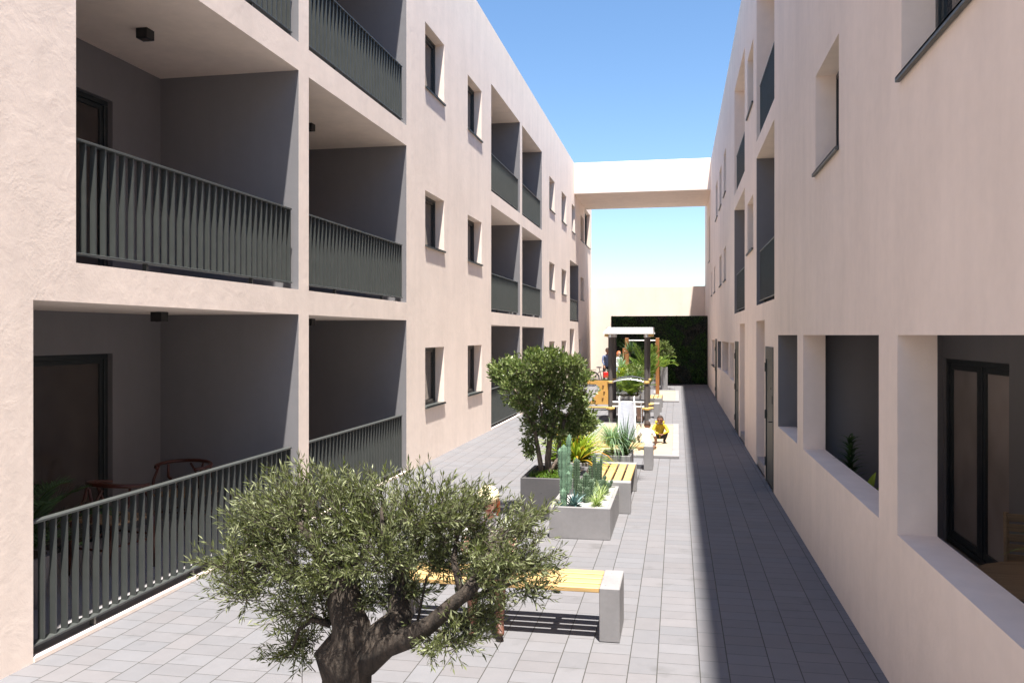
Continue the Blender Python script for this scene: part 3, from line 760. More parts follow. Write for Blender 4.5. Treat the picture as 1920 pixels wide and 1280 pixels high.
def cactus_col(mb,p,h,r,ribs=8,lean=(0,0),lump=.0,m=0,ms=1,seed=0):
    n=ribs*2; seg=max(6,int(h/.035)); i0=len(mb.v)
    for k in range(seg+1):
        t=k/seg; z=h*t; cap=1-max(0,(t-.88)/.12)**2*.9
        rr=r*cap*(.82+.18*min(1,t*5))*(1+lump*math.sin(t*h*55+seed))
        for j in range(n):
            a=2*math.pi*j/n+seed; q=rr*(1.12 if j%2==0 else .80)
            mb.v.append((p[0]+lean[0]*t*t+math.cos(a)*q,p[1]+lean[1]*t*t+math.sin(a)*q,p[2]+z))
    for k in range(seg):
        for j in range(n):
            a=i0+k*n+j; b=i0+k*n+(j+1)%n
            mb.f.append((a,b,b+n,a+n)); mb.m.append(m)
    mb.f.append(tuple(i0+seg*n+j for j in range(n))); mb.m.append(m)
def spines(mb,p,h,r,ribs,lean=(0,0),seed=0,sp=.03,l=.012):
    k=0
    z=.03
    while z<h*.97:
        t=z/h; cap=1-max(0,(t-.88)/.12)**2*.9
        for j in range(ribs):
            a=2*math.pi*j/ribs+seed; q=r*1.12*cap
            c=Vector((p[0]+lean[0]*t*t+math.cos(a)*q,p[1]+lean[1]*t*t+math.sin(a)*q,p[2]+z))
            for s in range(3):
                mb.leaf(c,Vector((math.cos(a)+rnd.uniform(-.8,.8),math.sin(a)+rnd.uniform(-.8,.8),rnd.uniform(-.6,.8))),l,.0035,0)
        z+=sp
def cactus(name,label,loc,stems,mat,group=None):
    t=thing(name,label,'cactus',loc,group=group); m=MB(); s=MB()
    for (x,y,z,h,r,ribs,lean,lump) in stems:
        cactus_col(m,(x,y,z),h,r,ribs,lean,lump,seed=x*31); spines(s,(x,y,z),h,r,ribs,lean,seed=x*31)
    m.build('stem',M[mat],t); s.build('spines',M['spine'],t)
    return t
cactus('column_cactus','tall pale green ribbed column cactus with lumpy arms',(-1.31,9.93,.33),[(0,0,0,.72,.042,7,(0,0),.05),(.045,.02,.40,.44,.026,6,(.02,.01),.14),(-.035,.01,.34,.34,.03,6,(-.01,0),.06),(.075,0,.20,.30,.022,6,(.012,0),.12),(.05,-.025,.16,.26,.024,6,(.01,0),.12),(.0,-.045,0,.22,.03,6,(0,0),.08)],'cactus')
cactus('column_cactus','dark ribbed column cactus just right of the tall pale one',(-1.20,10.28,.33),[(0,0,0,.52,.036,9,(0,0),0),(.04,.03,.05,.22,.024,8,(.02,0),0)],'cactusd')
cactus('column_cactus','cluster of stout grey-green ribbed cactus stems in mid planter',(-1.08,10.22,.33),[(0,0,0,.36,.032,9,(.0,0),0),(-.06,0,0,.22,.024,8,(-.01,0),0),(.05,.02,0,.28,.03,9,(.02,0),0),(.02,-.05,0,.20,.028,8,(0,0),0)],'cactusd')
cactus('column_cactus','group of thin dark cactus columns toward the back of the gravel planter',(-1.03,10.75,.33),[(0,0,0,.50,.022,7,(0,0),0),(.04,0,.0,.42,.018,7,(.01,0),0),(-.05,.02,0,.36,.018,7,(-.01,0),0),(.075,.02,0,.46,.018,7,(.01,0),0)],'cactusd')
t=thing('paddle_cactus','spotted paddle cactus with stacked flat pads','cactus',(-.95,10.70,.33))
m=MB()
def pad(m,p,r,tilt,az):
    Mx=Matrix.Translation(p)@Matrix.Rotation(az,4,'Z')@Matrix.Rotation(tilt,4,'Y')
    def fn(q,d): return q
    i=len(m.v); m.sphere((0,0,0),(r*.72,r*.2,r),0,12,8)
    for k in range(i,len(m.v)):
        v=Vector(m.v[k]); v.x*=(1+.25*v.z/r); v.z+=r*.95; m.v[k]=tuple(Mx@v)
    return Mx@Vector((0,0,1.8*r))
for (x,y,tl,az,r) in ((0,0,.1,.2,.065),(.05,.03,.3,-.3,.055),(-.05,.02,-.3,.4,.055)):
    e=pad(m,Vector((x,y,0)),r,tl,az)
    e2=pad(m,e-Vector((0,0,.01)),r*.8,tl+.35,az+.3); pad(m,e-Vector((0,0,.01)),r*.7,tl-.5,az-.2); pad(m,e2-Vector((0,0,.01)),r*.5,tl+.1,az)
m.build('pads',M['cactusd'],t,smooth=True)
# low cover under the bushy tree
t=thing('ground_cover_plant','low bright green cover plant at the foot of the bushy tree','plant',(-1.55,11.0,.48))
m=MB()
for k in range(1500):
    a=rnd.random()*6.3; r=rnd.random()**.5; p=Vector((math.cos(a)*r*.32,math.sin(a)*r*.27,.02+.09*(1-r*r)*rnd.random()))
    m.leaf(p,Vector((rnd.uniform(-1,1),rnd.uniform(-1,1),rnd.uniform(0,1.3))),.035,.014)
m.build('leaves',M['ground_cover'],t)
rosette('grass_tuft','dark spiky tuft in the left front corner of the tall planter',(-1.84,10.86,.48),40,.16,.012,'darkyuc',1.5,.2,.7,4,fold=0)

# palms
def palm(name,label,loc,n,l,mat,el0=1.35,el1=.5,droop=1.3,ll=.25,lw=.022,nl=26,trunk=0,group=None,azr=None,stemr=.03):
    t=thing(name,label,'palm',loc,group=group); m=MB()
    for k in range(n):
        az=(k*2.39996 if azr is None else azr[k%len(azr)])+rnd.uniform(-.25,.25)
        el=el1+(el0-el1)*(1-k/n)+rnd.uniform(-.1,.1)
        m.frond((0,0,trunk),az,el,l*rnd.uniform(.8,1.1),droop*rnd.uniform(.8,1.2),nl,ll,lw,0,1)
    m.build('fronds',[M[mat],M['palm']],t)
    if trunk:
        s=MB(); s.tube([(0,0,0),(.01,0,trunk*.5),(0,0,trunk+.04)],[stemr*1.3,stemr,stemr*1.1],10,bump=.15); s.build('trunk',M['bark2'],t)
    return t
palm('palm','bushy dark palm filling the middle of the play tower opening',(-1.38,26.1,.47),16,.85,'palm',1.5,.7,1.2,.28,.028,22)
palm('palm','broad palm with drooping fronds left of centre behind the play tower',(-1.80,26.5,.47),9,.85,'palm',1.4,.35,1.3,.28,.028,22,azr=[3.1,2.8,.5,1.6,4.6,3.4])
palm('palm','tall pale green palm with upright fronds right of the play tower post',(-1.02,29.3,.47),10,1.6,'palml',1.5,1.15,.8,.36,.034,26,azr=[.6,2.6,1.5,4.0,.2,3.1,5.2])
palm('palm','lush mid-green palm between the tower and the orange posts',(-1.5,29.0,.47),15,1.05,'palml',1.5,.75,1.1,.30,.028,24)
palm('palm','arching palm in the small planter in front of the green wall',(-.57,37.2,.92),8,.8,'palml',1.3,.4,1.9,.3,.03,20)
rosette('yucca','dark yucca with stiff pointed leaves on a bare trunk among the palms',(-1.62,29.9,.47),55,.55,.05,'darkyuc',1.5,-.3,.25,3,core=1.25,cat='plant')
rosette('yucca','lower yucca with paler stiff leaves left of the tall one',(-1.88,29.4,.47),45,.5,.045,'grassb',1.5,.0,.25,3,core=.75,cat='plant')
def shrub(name,label,loc,r,h,n,mat,l=.06,w=.03):
    t=thing(name,label,'shrub',loc); m=MB()
    for k in range(n):
        while True:
            q=Vector((rnd.uniform(-1,1),rnd.uniform(-1,1),rnd.uniform(-1,1)))
            if .3<q.length<1: break
        b=1+.35*noise.noise(q*2.2+Vector(loc))
        p=Vector((q.x*r*b,q.y*r*b,h*.55+q.z*h*.45*b)); m.leaf(p,q+Vector((rnd.uniform(-.6,.6),rnd.uniform(-.6,.6),.4)),l*rnd.uniform(.7,1.2),w)
    m.build('foliage',M[mat],t)
    s=MB()
    for k in range(7):
        a=k*.9; s.tube([(0,0,0),(math.cos(a)*r*.3,math.sin(a)*r*.3,h*.4),(math.cos(a)*r*.6,math.sin(a)*r*.6,h*.75)],[.012,.008,.003],5)
    s.build('stems',M['bark2'],t)
shrub('shrub','rounded green shrub by the right post of the play tower',(-1.22,26.7,.47),.34,.95,900,'leaf2',.08,.035)
shrub('shrub','small leafy shrub at the left rear of the planter with the fountain grass' if False else 'small airy shrub at the right edge of the bushy tree crown',(-1.78,13.1,.47),.16,.62,260,'leaf2',.05,.022)
shrub('shrub','orange-tinted leafy plant left of the palms behind the tower',(-1.88,28.75,.47),.14,.75,260,'brom',.12,.04)

# ------------------------------------------------------------------ SAND PITS
def sandpit(label,x0,x1,y0,y1):
    cx,cy=(x0+x1)/2,(y0+y1)/2; a,b=(x1-x0)/2,(y1-y0)/2; c=.14; h=.055
    t=thing('sandpit',label,'sandpit',(cx,cy,0),group='kerbed sand pits')
    m=MB(); m.box(-a,a,-b,-b+c,.003,h,b=.006); m.box(-a,a,b-c,b,.003,h,b=.006); m.box(-a,-a+c,-b+c,b-c,.003,h,b=.006); m.box(a-c,a,-b+c,b-c,.003,h,b=.006)
    m.build('kerb',M['conc'],t)
    s=MB(); s.quad((-a+c,-b+c,.035),(a-c,-b+c,.035),(a-c,b-c,.035),(-a+c,b-c,.035)); s.build('sand',M['sand'],t)
sandpit('large kerbed sand pit under the slide and the two children',-1.98,.03,16.37,22.34)
sandpit('distant sand pit beyond the orange bar posts',-.95,.05,30.1,35.8)

# ------------------------------------------------------------------ PLAY TOWER
pt=thing('play_tower','play tower with dark posts, white gabled roof, steel slide and yellow fittings','playground tower',(-1.27,23.3,0))
def W(mb,name,mats,**k): 
    o=mb.build(name,mats,pt,**k); o.matrix_parent_inverse=Matrix.Translation(-Vector(pt.location)); return o
PX=(-1.74,-.80); PY=(22.6,24.0)
for x in PX:
    for y in PY:
        m=MB(); m.tube([(x,y,.002),(x,y,2.33)],.058,16); p=W(m,'post',M['post'],smooth=False)
        for z in (.40,1.09):
            m=MB(); m.tube([(x,y,z-.035),(x,y,z-.02),(x,y,z+.02),(x,y,z+.035)],[.062,.082,.082,.062],14); m.tube([(x-.11,y,z),(x+.11,y,z)],.03,8) if z<1 else None
            W(m,'clamp',M['yellow2'])
        m=MB(); m.tube([(x,y,2.27),(x,y,2.345)],.07,14); W(m,'post_cap',M['steel'])
        m=MB(); s=-1 if x<-1.2 else 1; m.tube([(x+s*.03,y,2.31),(x+s*.15,y,2.335)],[.035,.045],8); W(m,'roof_bracket',M['yellow2'])
m=MB(); E0,E1,RY=22.3,24.3,23.3
for (ya,za,yb,zb) in ((E0,2.36,RY,2.505),(RY,2.505,E1,2.36)):
    m.quad((-1.91,ya,za),(-.62,ya,za),(-.66,yb,zb),(-1.86,yb,zb)); m.quad((-1.91,ya,za+.03),(-.62,ya,za+.03),(-.66,yb,zb+.03),(-1.86,yb,zb+.03))
m.quad((-1.91,E0,2.36),(-.62,E0,2.36),(-.62,E0,2.39),(-1.91,E0,2.39)); m.quad((-1.91,E1,2.36),(-.62,E1,2.36),(-.62,E1,2.39),(-1.91,E1,2.39))
for (xa,xb) in ((-1.91,-1.86),(-.62,-.66)):
    m.quad((xa,E0,2.36),(xb,RY,2.505),(xb,RY,2.535),(xa,E0,2.39)); m.quad((xa,E1,2.36),(xb,RY,2.505),(xb,RY,2.535),(xa,E1,2.39))
    m.poly([(xa+(.03 if xa<-1 else -.03),E0+.05,2.37),(xa+(.03 if xa<-1 else -.03),E1-.05,2.37),(xb,RY,2.50)])
W(m,'roof',M['white'])
m=MB(); m.box(-1.70,-.84,22.66,23.95,.50,.54,b=.004); W(m,'platform',M['post'])
m=MB(); m.tube([(-1.70,22.62,.57),(-.84,22.62,.57)],.02,8); m.tube([(-1.70,22.62,.45),(-.84,22.62,.45)],.022,8); W(m,'front_rail',M['white'])
for y in PY:
    m=MB(); m.tube([(-1.72+.90*k/12,y-.05,1.09+.085*math.sin(math.pi*k/12)) for k in range(13)],.018,8); W(m,'arched_rail',M['steel'],smooth=True)
# slide
SW=.18; SX=-1.30
M['slide']=paint('slide_metal',(.33,.34,.37),.35,.4)
sx=lambda y: SX+.23*(22.5-y)/4.05
prof=[(22.55,.555),(22.3,.545),(21.9,.49),(21.2,.385),(20.5,.285),(19.8,.185),(19.2,.115),(18.8,.085),(18.45,.08)]
m=MB()
for (y0_,z0_),(y1_,z1_) in zip(prof,prof[1:]):
    for k in range(6):
        a=-1+2*k/6; b=-1+2*(k+1)/6; f=lambda q: .05*q*q
        m.quad((sx(y0_)+a*SW,y0_,z0_+f(a)),(sx(y0_)+b*SW,y0_,z0_+f(b)),(sx(y1_)+b*SW,y1_,z1_+f(b)),(sx(y1_)+a*SW,y1_,z1_+f(a)))
W(m,'slide_bed',M['slide'],smooth=True,merge=True)
for s in (-1,1):
    m=MB(); m.tube([(SX+s*(SW+.01),22.55,.72),(SX+s*(SW+.01),22.3,.70)]+[(sx(y)+s*(SW+.01),y,z+.075) for y,z in prof[2:]],.018,8); W(m,'slide_side',M['white'],smooth=True)
m=MB(); m.box(sx(18.7)-.13,sx(18.7)+.13,18.5,18.9,.036,.075,b=.004); m.box(sx(20.4)-.03,sx(20.4)+.03,20.4,20.5,.036,.26); W(m,'slide_foot',M['brown'])
m=MB(); m.box(-1.06,-.90,22.75,22.80,.05,.50,b=.003); W(m,'side_panel',M['brown'])
m=MB(); m.tube([(-.93,22.45,.56),(-.90,21.9,.30),(-.885,21.4,.03)],.013,6); W(m,'ladder_rail',M['steel'])
m=MB(); m.tube([(-2.35,22.62,.42),(-1.78,22.60,.42)],.03,8); m.tube([(-.78,22.6,.42),(-.62,22.6,.42)],.028,8); W(m,'cross_beam',M['yellow2'])
# climbing panel: straight top and right edge, curved left edge
pts=[(-1.80,1.13),(-2.42,1.13),(-2.42,1.04),(-2.12,1.03)]
for k in range(9):
    a=k/8; pts.append((-2.02-.28*a**1.4,.95-.42*a))
pts+=[(-2.34,.50),(-1.80,.50)]
m=MB(); yf,yb=22.58,22.63
m.poly([(x,yf,z) for x,z in pts]); m.poly([(x,yb,z) for x,z in pts][::-1])
for (a,b) in zip(pts,pts[1:]+pts[:1]): m.quad((a[0],yf,a[1]),(b[0],yf,b[1]),(b[0],yb,b[1]),(a[0],yb,a[1]))
cp=W(m,'climbing_panel',M['yellow'])
for (x,z) in ((-1.93,1.00),(-1.90,.84),(-1.94,.67),(-2.14,.60),(-2.20,.68)):
    m=MB(); m.sphere((x,yf-.012,z),(.028,.018,.02),0,8,6); h=W(m,'hold',M['holds'],smooth=True); 
m=MB(); m.box(-2.40,-2.36,22.57,22.64,.002,1.12,b=.004); W(m,'panel_support',M['steel'])

# pull-up bars
pb=thing('pull_up_bar','orange timber pull-up frame with a white bar and one shorter post','pull-up bars',(-1.3,33.3,0))
def Wp(mb,name,mats):
    o=mb.build(name,mats,pb); o.matrix_parent_inverse=Matrix.Translation(-Vector(pb.location))
for (x,y,h) in ((-1.93,33.3,2.22),(-.76,33.3,2.22),(-2.06,33.9,1.82)):
    m=MB(); m.box(x-.07,x+.07,y-.07,y+.07,.003,h,b=.008); Wp(m,'post',M['orange'])
m=MB(); m.tube([(-1.86,33.3,2.12),(-.83,33.3,2.12)],.022,8); m.tube([(-1.95,33.37,1.7),(-2.04,33.83,1.7)],.02,8); Wp(m,'bar',M['white'])

# ------------------------------------------------------------------ CEILING LIGHTS
for lab,x,y,z in (('small black ceiling light under the first floor balcony ceiling, nearest balcony',-5.48,8.05,5.53),('small black ceiling light above the ground floor terrace with chairs',-5.48,8.30,2.58),
                  ('small black ceiling light half hidden in the second balcony of the first floor',-5.48,12.12,5.53),('small black ceiling light over the second ground floor terrace',-5.48,12.12,2.58)):
    t=thing('ceiling_light',lab,'ceiling light',(x,y,z),group='black box ceiling lights')
    m=MB(); m.box(-.065,.065,-.065,.065,-.105,-.002,b=.003); m.build('housing',M['black'],t)
    m=MB(); m.tube([(0,0,-.108),(0,0,-.1055)],.04,16); m.build('lens',M['glassd'],t)

# ------------------------------------------------------------------ TERRACE FURNITURE (left)
def wish_chair(label,loc,rz,s=1.17):
    t=thing('armchair',label,'chair',loc,rz,group='red-brown round-backed armchairs'); t.scale=(s,s,s)
    ring=[(.27*math.sin(a),.20*-math.cos(a)+.02 if True else 0,.71+.02*math.cos(a)) for a in [(-2.35+4.7*k/20) for k in range(21)]]
    ring=[(x,y+.06,z) for x,y,z in ring]
    # ring is open to the front (-Y is the back here, +Y the front)
    m=MB(); m.tube(ring,[.014+.004*math.sin(math.pi*k/20) for k in range(21)],8); m.build('arm_ring',M['red'],t,smooth=True)
    for sx in (-1,1):
        m=MB(); m.tube([(sx*.25,.22,.002),(sx*.255,.21,.44)],[.013,.018],8); m.tube([(sx*.255,.21,.44),(sx*.262,.16,.58),(sx*.25,.10,.70)],[.015,.014,.012],8); m.build('front_leg',M['red'],t,smooth=True)
        m=MB(); m.tube([(sx*.20,-.24,.002),(sx*.21,-.19,.42),(sx*.24,-.04,.58),(sx*.225,-.02,.70)],[.013,.018,.015,.012],8); m.build('rear_leg',M['red'],t,smooth=True)
    m=MB(); m.tube([(0,-.19,.44),(0,-.185,.56)],.016,6); m.tube([(0,-.185,.56),(-.07,-.155,.70)],.012,6); m.tube([(0,-.185,.56),(.07,-.155,.70)],.012,6); m.build('back_splat',M['red'],t)
    m=MB(); m.box(-.25,.25,-.20,.22,.425,.445,b=.006); m.build('seat',M['teak'],t)
    m=MB(); m.tube([(-.25,.21,.28),(.25,.21,.28)],.01,6); m.tube([(-.205,-.2,.22),(.205,-.2,.22)],.01,6)
    for sx in (-1,1): m.tube([(sx*.25,.21,.25),(sx*.205,-.2,.25)],.01,6)
    m.build('stretcher',M['red'],t)
wish_chair('red-brown round-backed armchair facing out, by the dark end wall of the ground floor terrace',(-5.48,8.85,.03),math.pi)
wish_chair('red-brown round-backed armchair seen side-on beside the glazed door and potted palm',(-5.45,7.45,.03),-.15)
t=thing('plant_pot','dark pot holding the palm in the corner of the shaded terrace','pot',(-5.42,6.28,.03)); m=MB(); m.tube([(0,0,.002),(0,0,.05),(0,0,.42),(0,0,.44)],[.15,.16,.21,.215],20); m.build('pot',M['concd'],t); m=MB(); m.tube([(0,0,.4405),(0,0,.443)],.18,20); m.build('soil',M['soil'],t)
palm('palm','dark green palm standing in the shaded corner of the ground floor terrace',(-5.42,6.28,.46),14,.90,'darkyuc',1.5,.6,1.5,.26,.018,32)

# ------------------------------------------------------------------ TERRACE FURNITURE (right)
t=thing('table','round timber table behind the right terrace parapet','table',(2.33,5.72,.04))
m=MB(); m.tube([(0,0,.74),(0,0,.745),(0,0,.775),(0,0,.78)],[.53,.54,.54,.53],48); m.build('tabletop',M['teak'],t)
for k in range(4):
    a=math.pi/4+k*math.pi/2; m=MB(); m.tube([(math.cos(a)*.40,math.sin(a)*.40,.002),(math.cos(a)*.34,math.sin(a)*.34,.739)],[.02,.026],8); m.build('leg',M['teak'],t)
t=thing('chair','timber chair with slatted back standing behind the round table','chair',(2.50,6.45,.04),-.25)
m=MB()
for sx in (-1,1):
    m=MB(); m.tube([(sx*.23,.22,.002),(sx*.23,.20,.45),(sx*.23,.30,1.0)],[.018,.02,.018],8); m.build('rear_leg',M['teak'],t)
    m=MB(); m.tube([(sx*.23,-.22,.002),(sx*.23,-.22,.62)],.018,8); m.build('front_leg',M['teak'],t)
    m=MB(); m.box(sx*.23-.03,sx*.23+.03,-.26,.24,.62,.64,b=.005); m.build('armrest',M['teak'],t)
m=MB(); m.box(-.22,.22,-.24,.20,.43,.45,b=.004); m.build('seat',M['teak'],t)
m=MB()
for k in range(7):
    z=.52+k*.07; y=.20+(z-.45)*.182; m.box(-.23,.23,y-.008,y+.008,z,z+.052,b=.003)
m.build('backrest',M['teak'],t)
rosette('potted_plant','green plant with pointed leaves at the right edge behind the parapet',(1.99,4.42,.85),40,.46,.035,'palml',1.4,-.1,1.0,5,core=.40)
t=thing('plant_pot','clay-grey pot of the pointed-leaf plant behind the parapet','pot',(1.99,4.42,.04)); m=MB(); m.tube([(0,0,.002),(0,0,.05),(0,0,.78),(0,0,.8)],[.13,.14,.17,.175],20); m.build('pot',M['concd'],t)
t=thing('potted_plant','dark glossy upright plant seen over the second parapet','plant',(1.74,9.25,.80)); m=MB()
for k in range(46):
    z=.02+k*.0098; az=k*2.4; m.blade((0,0,z),az,(.75),.21*(1.15-.5*k/46),.048,1.3,4,fold=.15,base=1)
m.build('leaves',M['darkyuc'],t); m=MB(); m.tube([(0,0,0),(0,0,.5)],[.008,.004],6); m.build('stem',M['bark2'],t)
t=thing('potted_plant','small plant with rounded cream-edged leaves over the second parapet','plant',(1.735,8.42,.80)); m=MB()
for (az,el,l,w) in ((.4,1.35,.27,.13),(2.6,1.0,.22,.10),(4.4,1.1,.2,.1),(5.4,.9,.2,.1)): m.blade((0,0,0),az,el,l,w,.35,7,fold=.08,base=.3,taper=2.2)
m.build('leaves',M['brom'],t)
for (lab,x,y) in (('square dark trough under the glossy upright plant',1.745,9.25),('square dark trough under the cream-edged plant',1.745,8.42)):
    t=thing('plant_pot',lab,'pot',(x,y,.04)); m=MB(); m.box(-.10,.10,-.14,.14,.002,.76,b=.006); m.build('pot',M['concd'],t); m=MB(); m.box(-.085,.085,-.125,.125,.7602,.764); m.build('soil',M['soil'],t)
#PEOPLE
# ------------------------------------------------------------------ PEOPLE
M['skin_d']=paint('brown_skin',(.23,.105,.06),.55,var=.05)
M['skin_l']=paint('fair_skin',(.62,.36,.26),.5,var=.05)
M['hair_d']=paint('dark_hair',(.035,.02,.014),.8,var=.3,scale=60)
M['hair_r']=paint('red_hair',(.42,.11,.03),.6,var=.3,scale=60)
M['cap_c']=paint('cream_cap',(.80,.68,.45),.8,var=.06,scale=30)
M['c_yel']=paint('yellow_jacket',(.45,.31,.01),.6,var=.12,scale=14)
M['c_wht']=paint('white_shirt',(.78,.77,.75),.8,var=.04,scale=14)
M['c_blu']=paint('blue_shirt',(.10,.13,.22),.8,var=.1,scale=12)
M['c_blk']=paint('black_trousers',(.015,.015,.018),.8,var=.2,scale=12)
M['c_jea']=paint('pale_jeans',(.33,.42,.52),.8,var=.1,scale=12)
M['c_brn']=paint('red_brown_boots',(.10,.04,.025),.5,var=.15,scale=12)
M['eye']=paint('eye_dark',(.01,.008,.006),.2)
M['lip']=paint('lips',(.30,.10,.08),.5)
def person(label,loc,rz,J,mats,region,head,hair,hairmat,scale=1.0,hands=None,group=None,look=(0,0)):
    """J: joint -> (pos, radius, parent). One continuous skinned body, joined limbs; region: joint -> material slot"""
    t=thing('person',label,'person',loc,rz,group)
    names=list(J); idx={n:i for i,n in enumerate(names)}
    V=[Vector(J[n][0])*scale for n in names]; E=[(idx[J[n][2]],idx[n]) for n in names if J[n][2]]
    me=bpy.data.meshes.new('tmp'); me.from_pydata(V,E,[]); o=bpy.data.objects.new('tmp',me); COL.objects.link(o)
    sk=o.modifiers.new('s','SKIN'); sk.use_smooth_shade=True
    if not me.skin_vertices: me.skin_vertices.new()
    for n,i in idx.items():
        r=J[n][1]; r=r if hasattr(r,'__len__') else (r,r)
        me.skin_vertices[0].data[i].radius=(r[0]*scale,r[1]*scale); me.skin_vertices[0].data[i].use_root=(J[n][2] is None)
    ss=o.modifiers.new('b','SUBSURF'); ss.levels=2; ss.render_levels=2
    dg=bpy.context.evaluated_depsgraph_get(); dg.update(); ev=o.evaluated_get(dg)
    bm_=bpy.data.meshes.new_from_object(ev); bpy.data.objects.remove(o)
    mb=MB(); mb.v=[tuple(v.co) for v in bm_.vertices]; mb.f=[tuple(p.vertices) for p in bm_.polygons]
    for f in mb.f:
        c=sum((Vector(mb.v[k]) for k in f),Vector())/len(f); best=None
        for n in names:
            pn=J[n][2]
            if not pn: continue
            a,b=V[idx[pn]],V[idx[n]]; ab=b-a; u=max(0,min(1,(c-a).dot(ab)/max(1e-9,ab.length_squared))); d=(c-a-ab*u).length-.5*(J[n][1] if not hasattr(J[n][1],'__len__') else J[n][1][0])*scale
            if best is None or d<best[0]: best=(d,region.get(n,0))
        mb.m.append(best[1])
    # head, ears, nose
    hc=Vector(head[0])*scale; hr=head[1]*scale; ya,pi_=look
    HM=Matrix.Translation(hc)@Matrix.Rotation(ya,4,'Z')@Matrix.Rotation(pi_,4,'X')
    def addm(fn):
        i=len(mb.v); fn(); 
        for k in range(i,len(mb.v)): mb.v[k]=tuple(HM@Vector(mb.v[k]))
    sk_=region['skin']
    def hf(q,d):
        q=q.copy()
        if d.z<0: q.x*=1-.28*(-d.z)**1.2; q.y*=1-.12*(-d.z)
        if d.y<-.3 and d.z<.2: q.y*=.96
        return q
    def H1():
        mb.sphere((0,0,0),(hr*.80,hr*.96,hr*1.12),sk_,16,12,hf)
        mb.sphere((0,-hr*.96,-hr*.12),(hr*.11,hr*.17,hr*.20),sk_,8,6)
        for s in (-1,1): mb.sphere((s*hr*.80,0,-hr*.08),(hr*.10,hr*.18,hr*.26),sk_,8,6)
        mb.sphere((0,-hr*.70,-hr*.78),(hr*.30,hr*.22,hr*.18),sk_,8,6)
    addm(H1)
    body=mb
    # hands: palm, four fingers of different lengths, thumb from the side
    for (p,d,up_,s) in (hands or []):
        p=Vector(p)*scale; d=Vector(d).normalized(); u=Vector(up_).normalized(); sd=d.cross(u).normalized(); hs=s*scale
        i=len(mb.v); mb.sphere((0,0,0),(hs*.24,hs*.12,hs*.30),sk_,8,6)
        Mx=Matrix((( sd.x,u.x,d.x,p.x),(sd.y,u.y,d.y,p.y),(sd.z,u.z,d.z,p.z),(0,0,0,1)))
        for k in range(i,len(mb.v)): mb.v[k]=tuple(Mx@Vector(mb.v[k]))
        for q,fl in ((-.17,.42),(-.06,.50),(.06,.47),(.17,.38)):
            a=p+sd*q*hs+d*hs*.22; b=a+d*hs*fl*.5-u*hs*.05; c=b+d*hs*fl*.38-u*hs*.16
            mb.tube([a,b,c],[hs*.058,hs*.052,hs*.04],6,sk_)
        a=p+sd*.2*hs; mb.tube([a,a+sd*hs*.16+d*hs*.14,a+sd*hs*.18+d*hs*.34-u*hs*.06],[hs*.065,hs*.058,hs*.045],6,sk_)
    o=body.build('body',[M[k] for k in mats],t,smooth=True)
    f=MB()
    def FX():
        for s in (-1,1):
            f.sphere((s*hr*.30,-hr*.86,hr*.05),(hr*.10,hr*.08,hr*.055),0,8,6)
            f.box(s*hr*.30-hr*.15,s*hr*.30+hr*.15,-hr*.93,-hr*.86,hr*.22,hr*.27,0)
        f.sphere((0,-hr*.84,-hr*.46),(hr*.22,hr*.08,hr*.06),1,8,6)
    FX()
    f.v=[tuple(HM@Vector(v)) for v in f.v]; f.build('facial_features',[M['eye'],M['lip']],t)
    h=MB()
    def hfn(q,d):
        q=q.copy()
        if d.z<hair[0] or (d.y<-.35 and d.z<hair[1]): q*= .86
        q*=1+.025*noise.noise(d*9)
        return q
    h.sphere((0,hr*.03,hr*.05),(hr*.87,hr*1.02,hr*1.16),0,20,16,hfn)
    if hair[2]:
        for k in range(46):
            a=math.pi*(.02+.96*k/45); L_=hr*hair[2]*rnd.uniform(.8,1.15)
            x,y=math.cos(a)*hr*.82,math.sin(a)*hr*.88+hr*.02
            h.tube([(x*.95,y*.95,hr*.35),(x*1.08,y*1.08,-hr*.2),(x*1.12+rnd.uniform(-.1,.1)*hr,y*1.1,-hr*.35-L_*.6),(x*.95+rnd.uniform(-.2,.2)*hr,y,-hr*.3-L_)],[hr*.10,hr*.15,hr*.12,hr*.02],5)
    h.v=[tuple(HM@Vector(v)) for v in h.v]; h.build('hair',M[hairmat],t,smooth=True)
    return t,HM,hr
def J_squat():
    J={'pelvis':((0,.10,.150),(.085,.07),None),'spine':((0,.06,.235),(.078,.06),'pelvis'),'chest':((0,-.01,.335),(.088,.065),'spine'),'neck':((0,-.035,.405),(.035,.035),'chest'),'neck2':((0,-.045,.44),(.033,.033),'neck')}
    for s,n in ((-1,'l'),(1,'r')):
        J['hip'+n]=((s*.065,.07,.13),.058,'pelvis'); J['knee'+n]=((s*.125,-.13,.215),.045,'hip'+n); J['ank'+n]=((s*.085,-.02,.045),.028,'knee'+n); J['toe'+n]=((s*.10,-.13,.022),(.028,.018),'ank'+n)
        J['sho'+n]=((s*.105,-.01,.365),.040,'chest'); J['elb'+n]=((s*.165,-.10,.245),.033,'sho'+n); J['wri'+n]=((s*.045,-.20,.215),.022,'elb'+n)
    return J
reg={'skin':2,'hipl':1,'hipr':1,'kneel':1,'kneer':1,'ankl':1,'ankr':1,'toel':3,'toer':3,'neck2':2}
t,HM,hr=person('young boy in a yellow hooded jacket squatting on the sand, facing the camera',(-.37,18.45,.036),.12,J_squat(),['c_yel','c_blk','skin_d','c_blk'],reg,((0,-.06,.495),.082),(-.05,.45,0),'hair_d',
    hands=[((-.03,-.215,.212),(.8,-.6,-.1),(.1,0,1),.085),((.035,-.222,.205),(-.8,-.5,-.2),(.1,0,1),.085)],look=(-.25,.1))
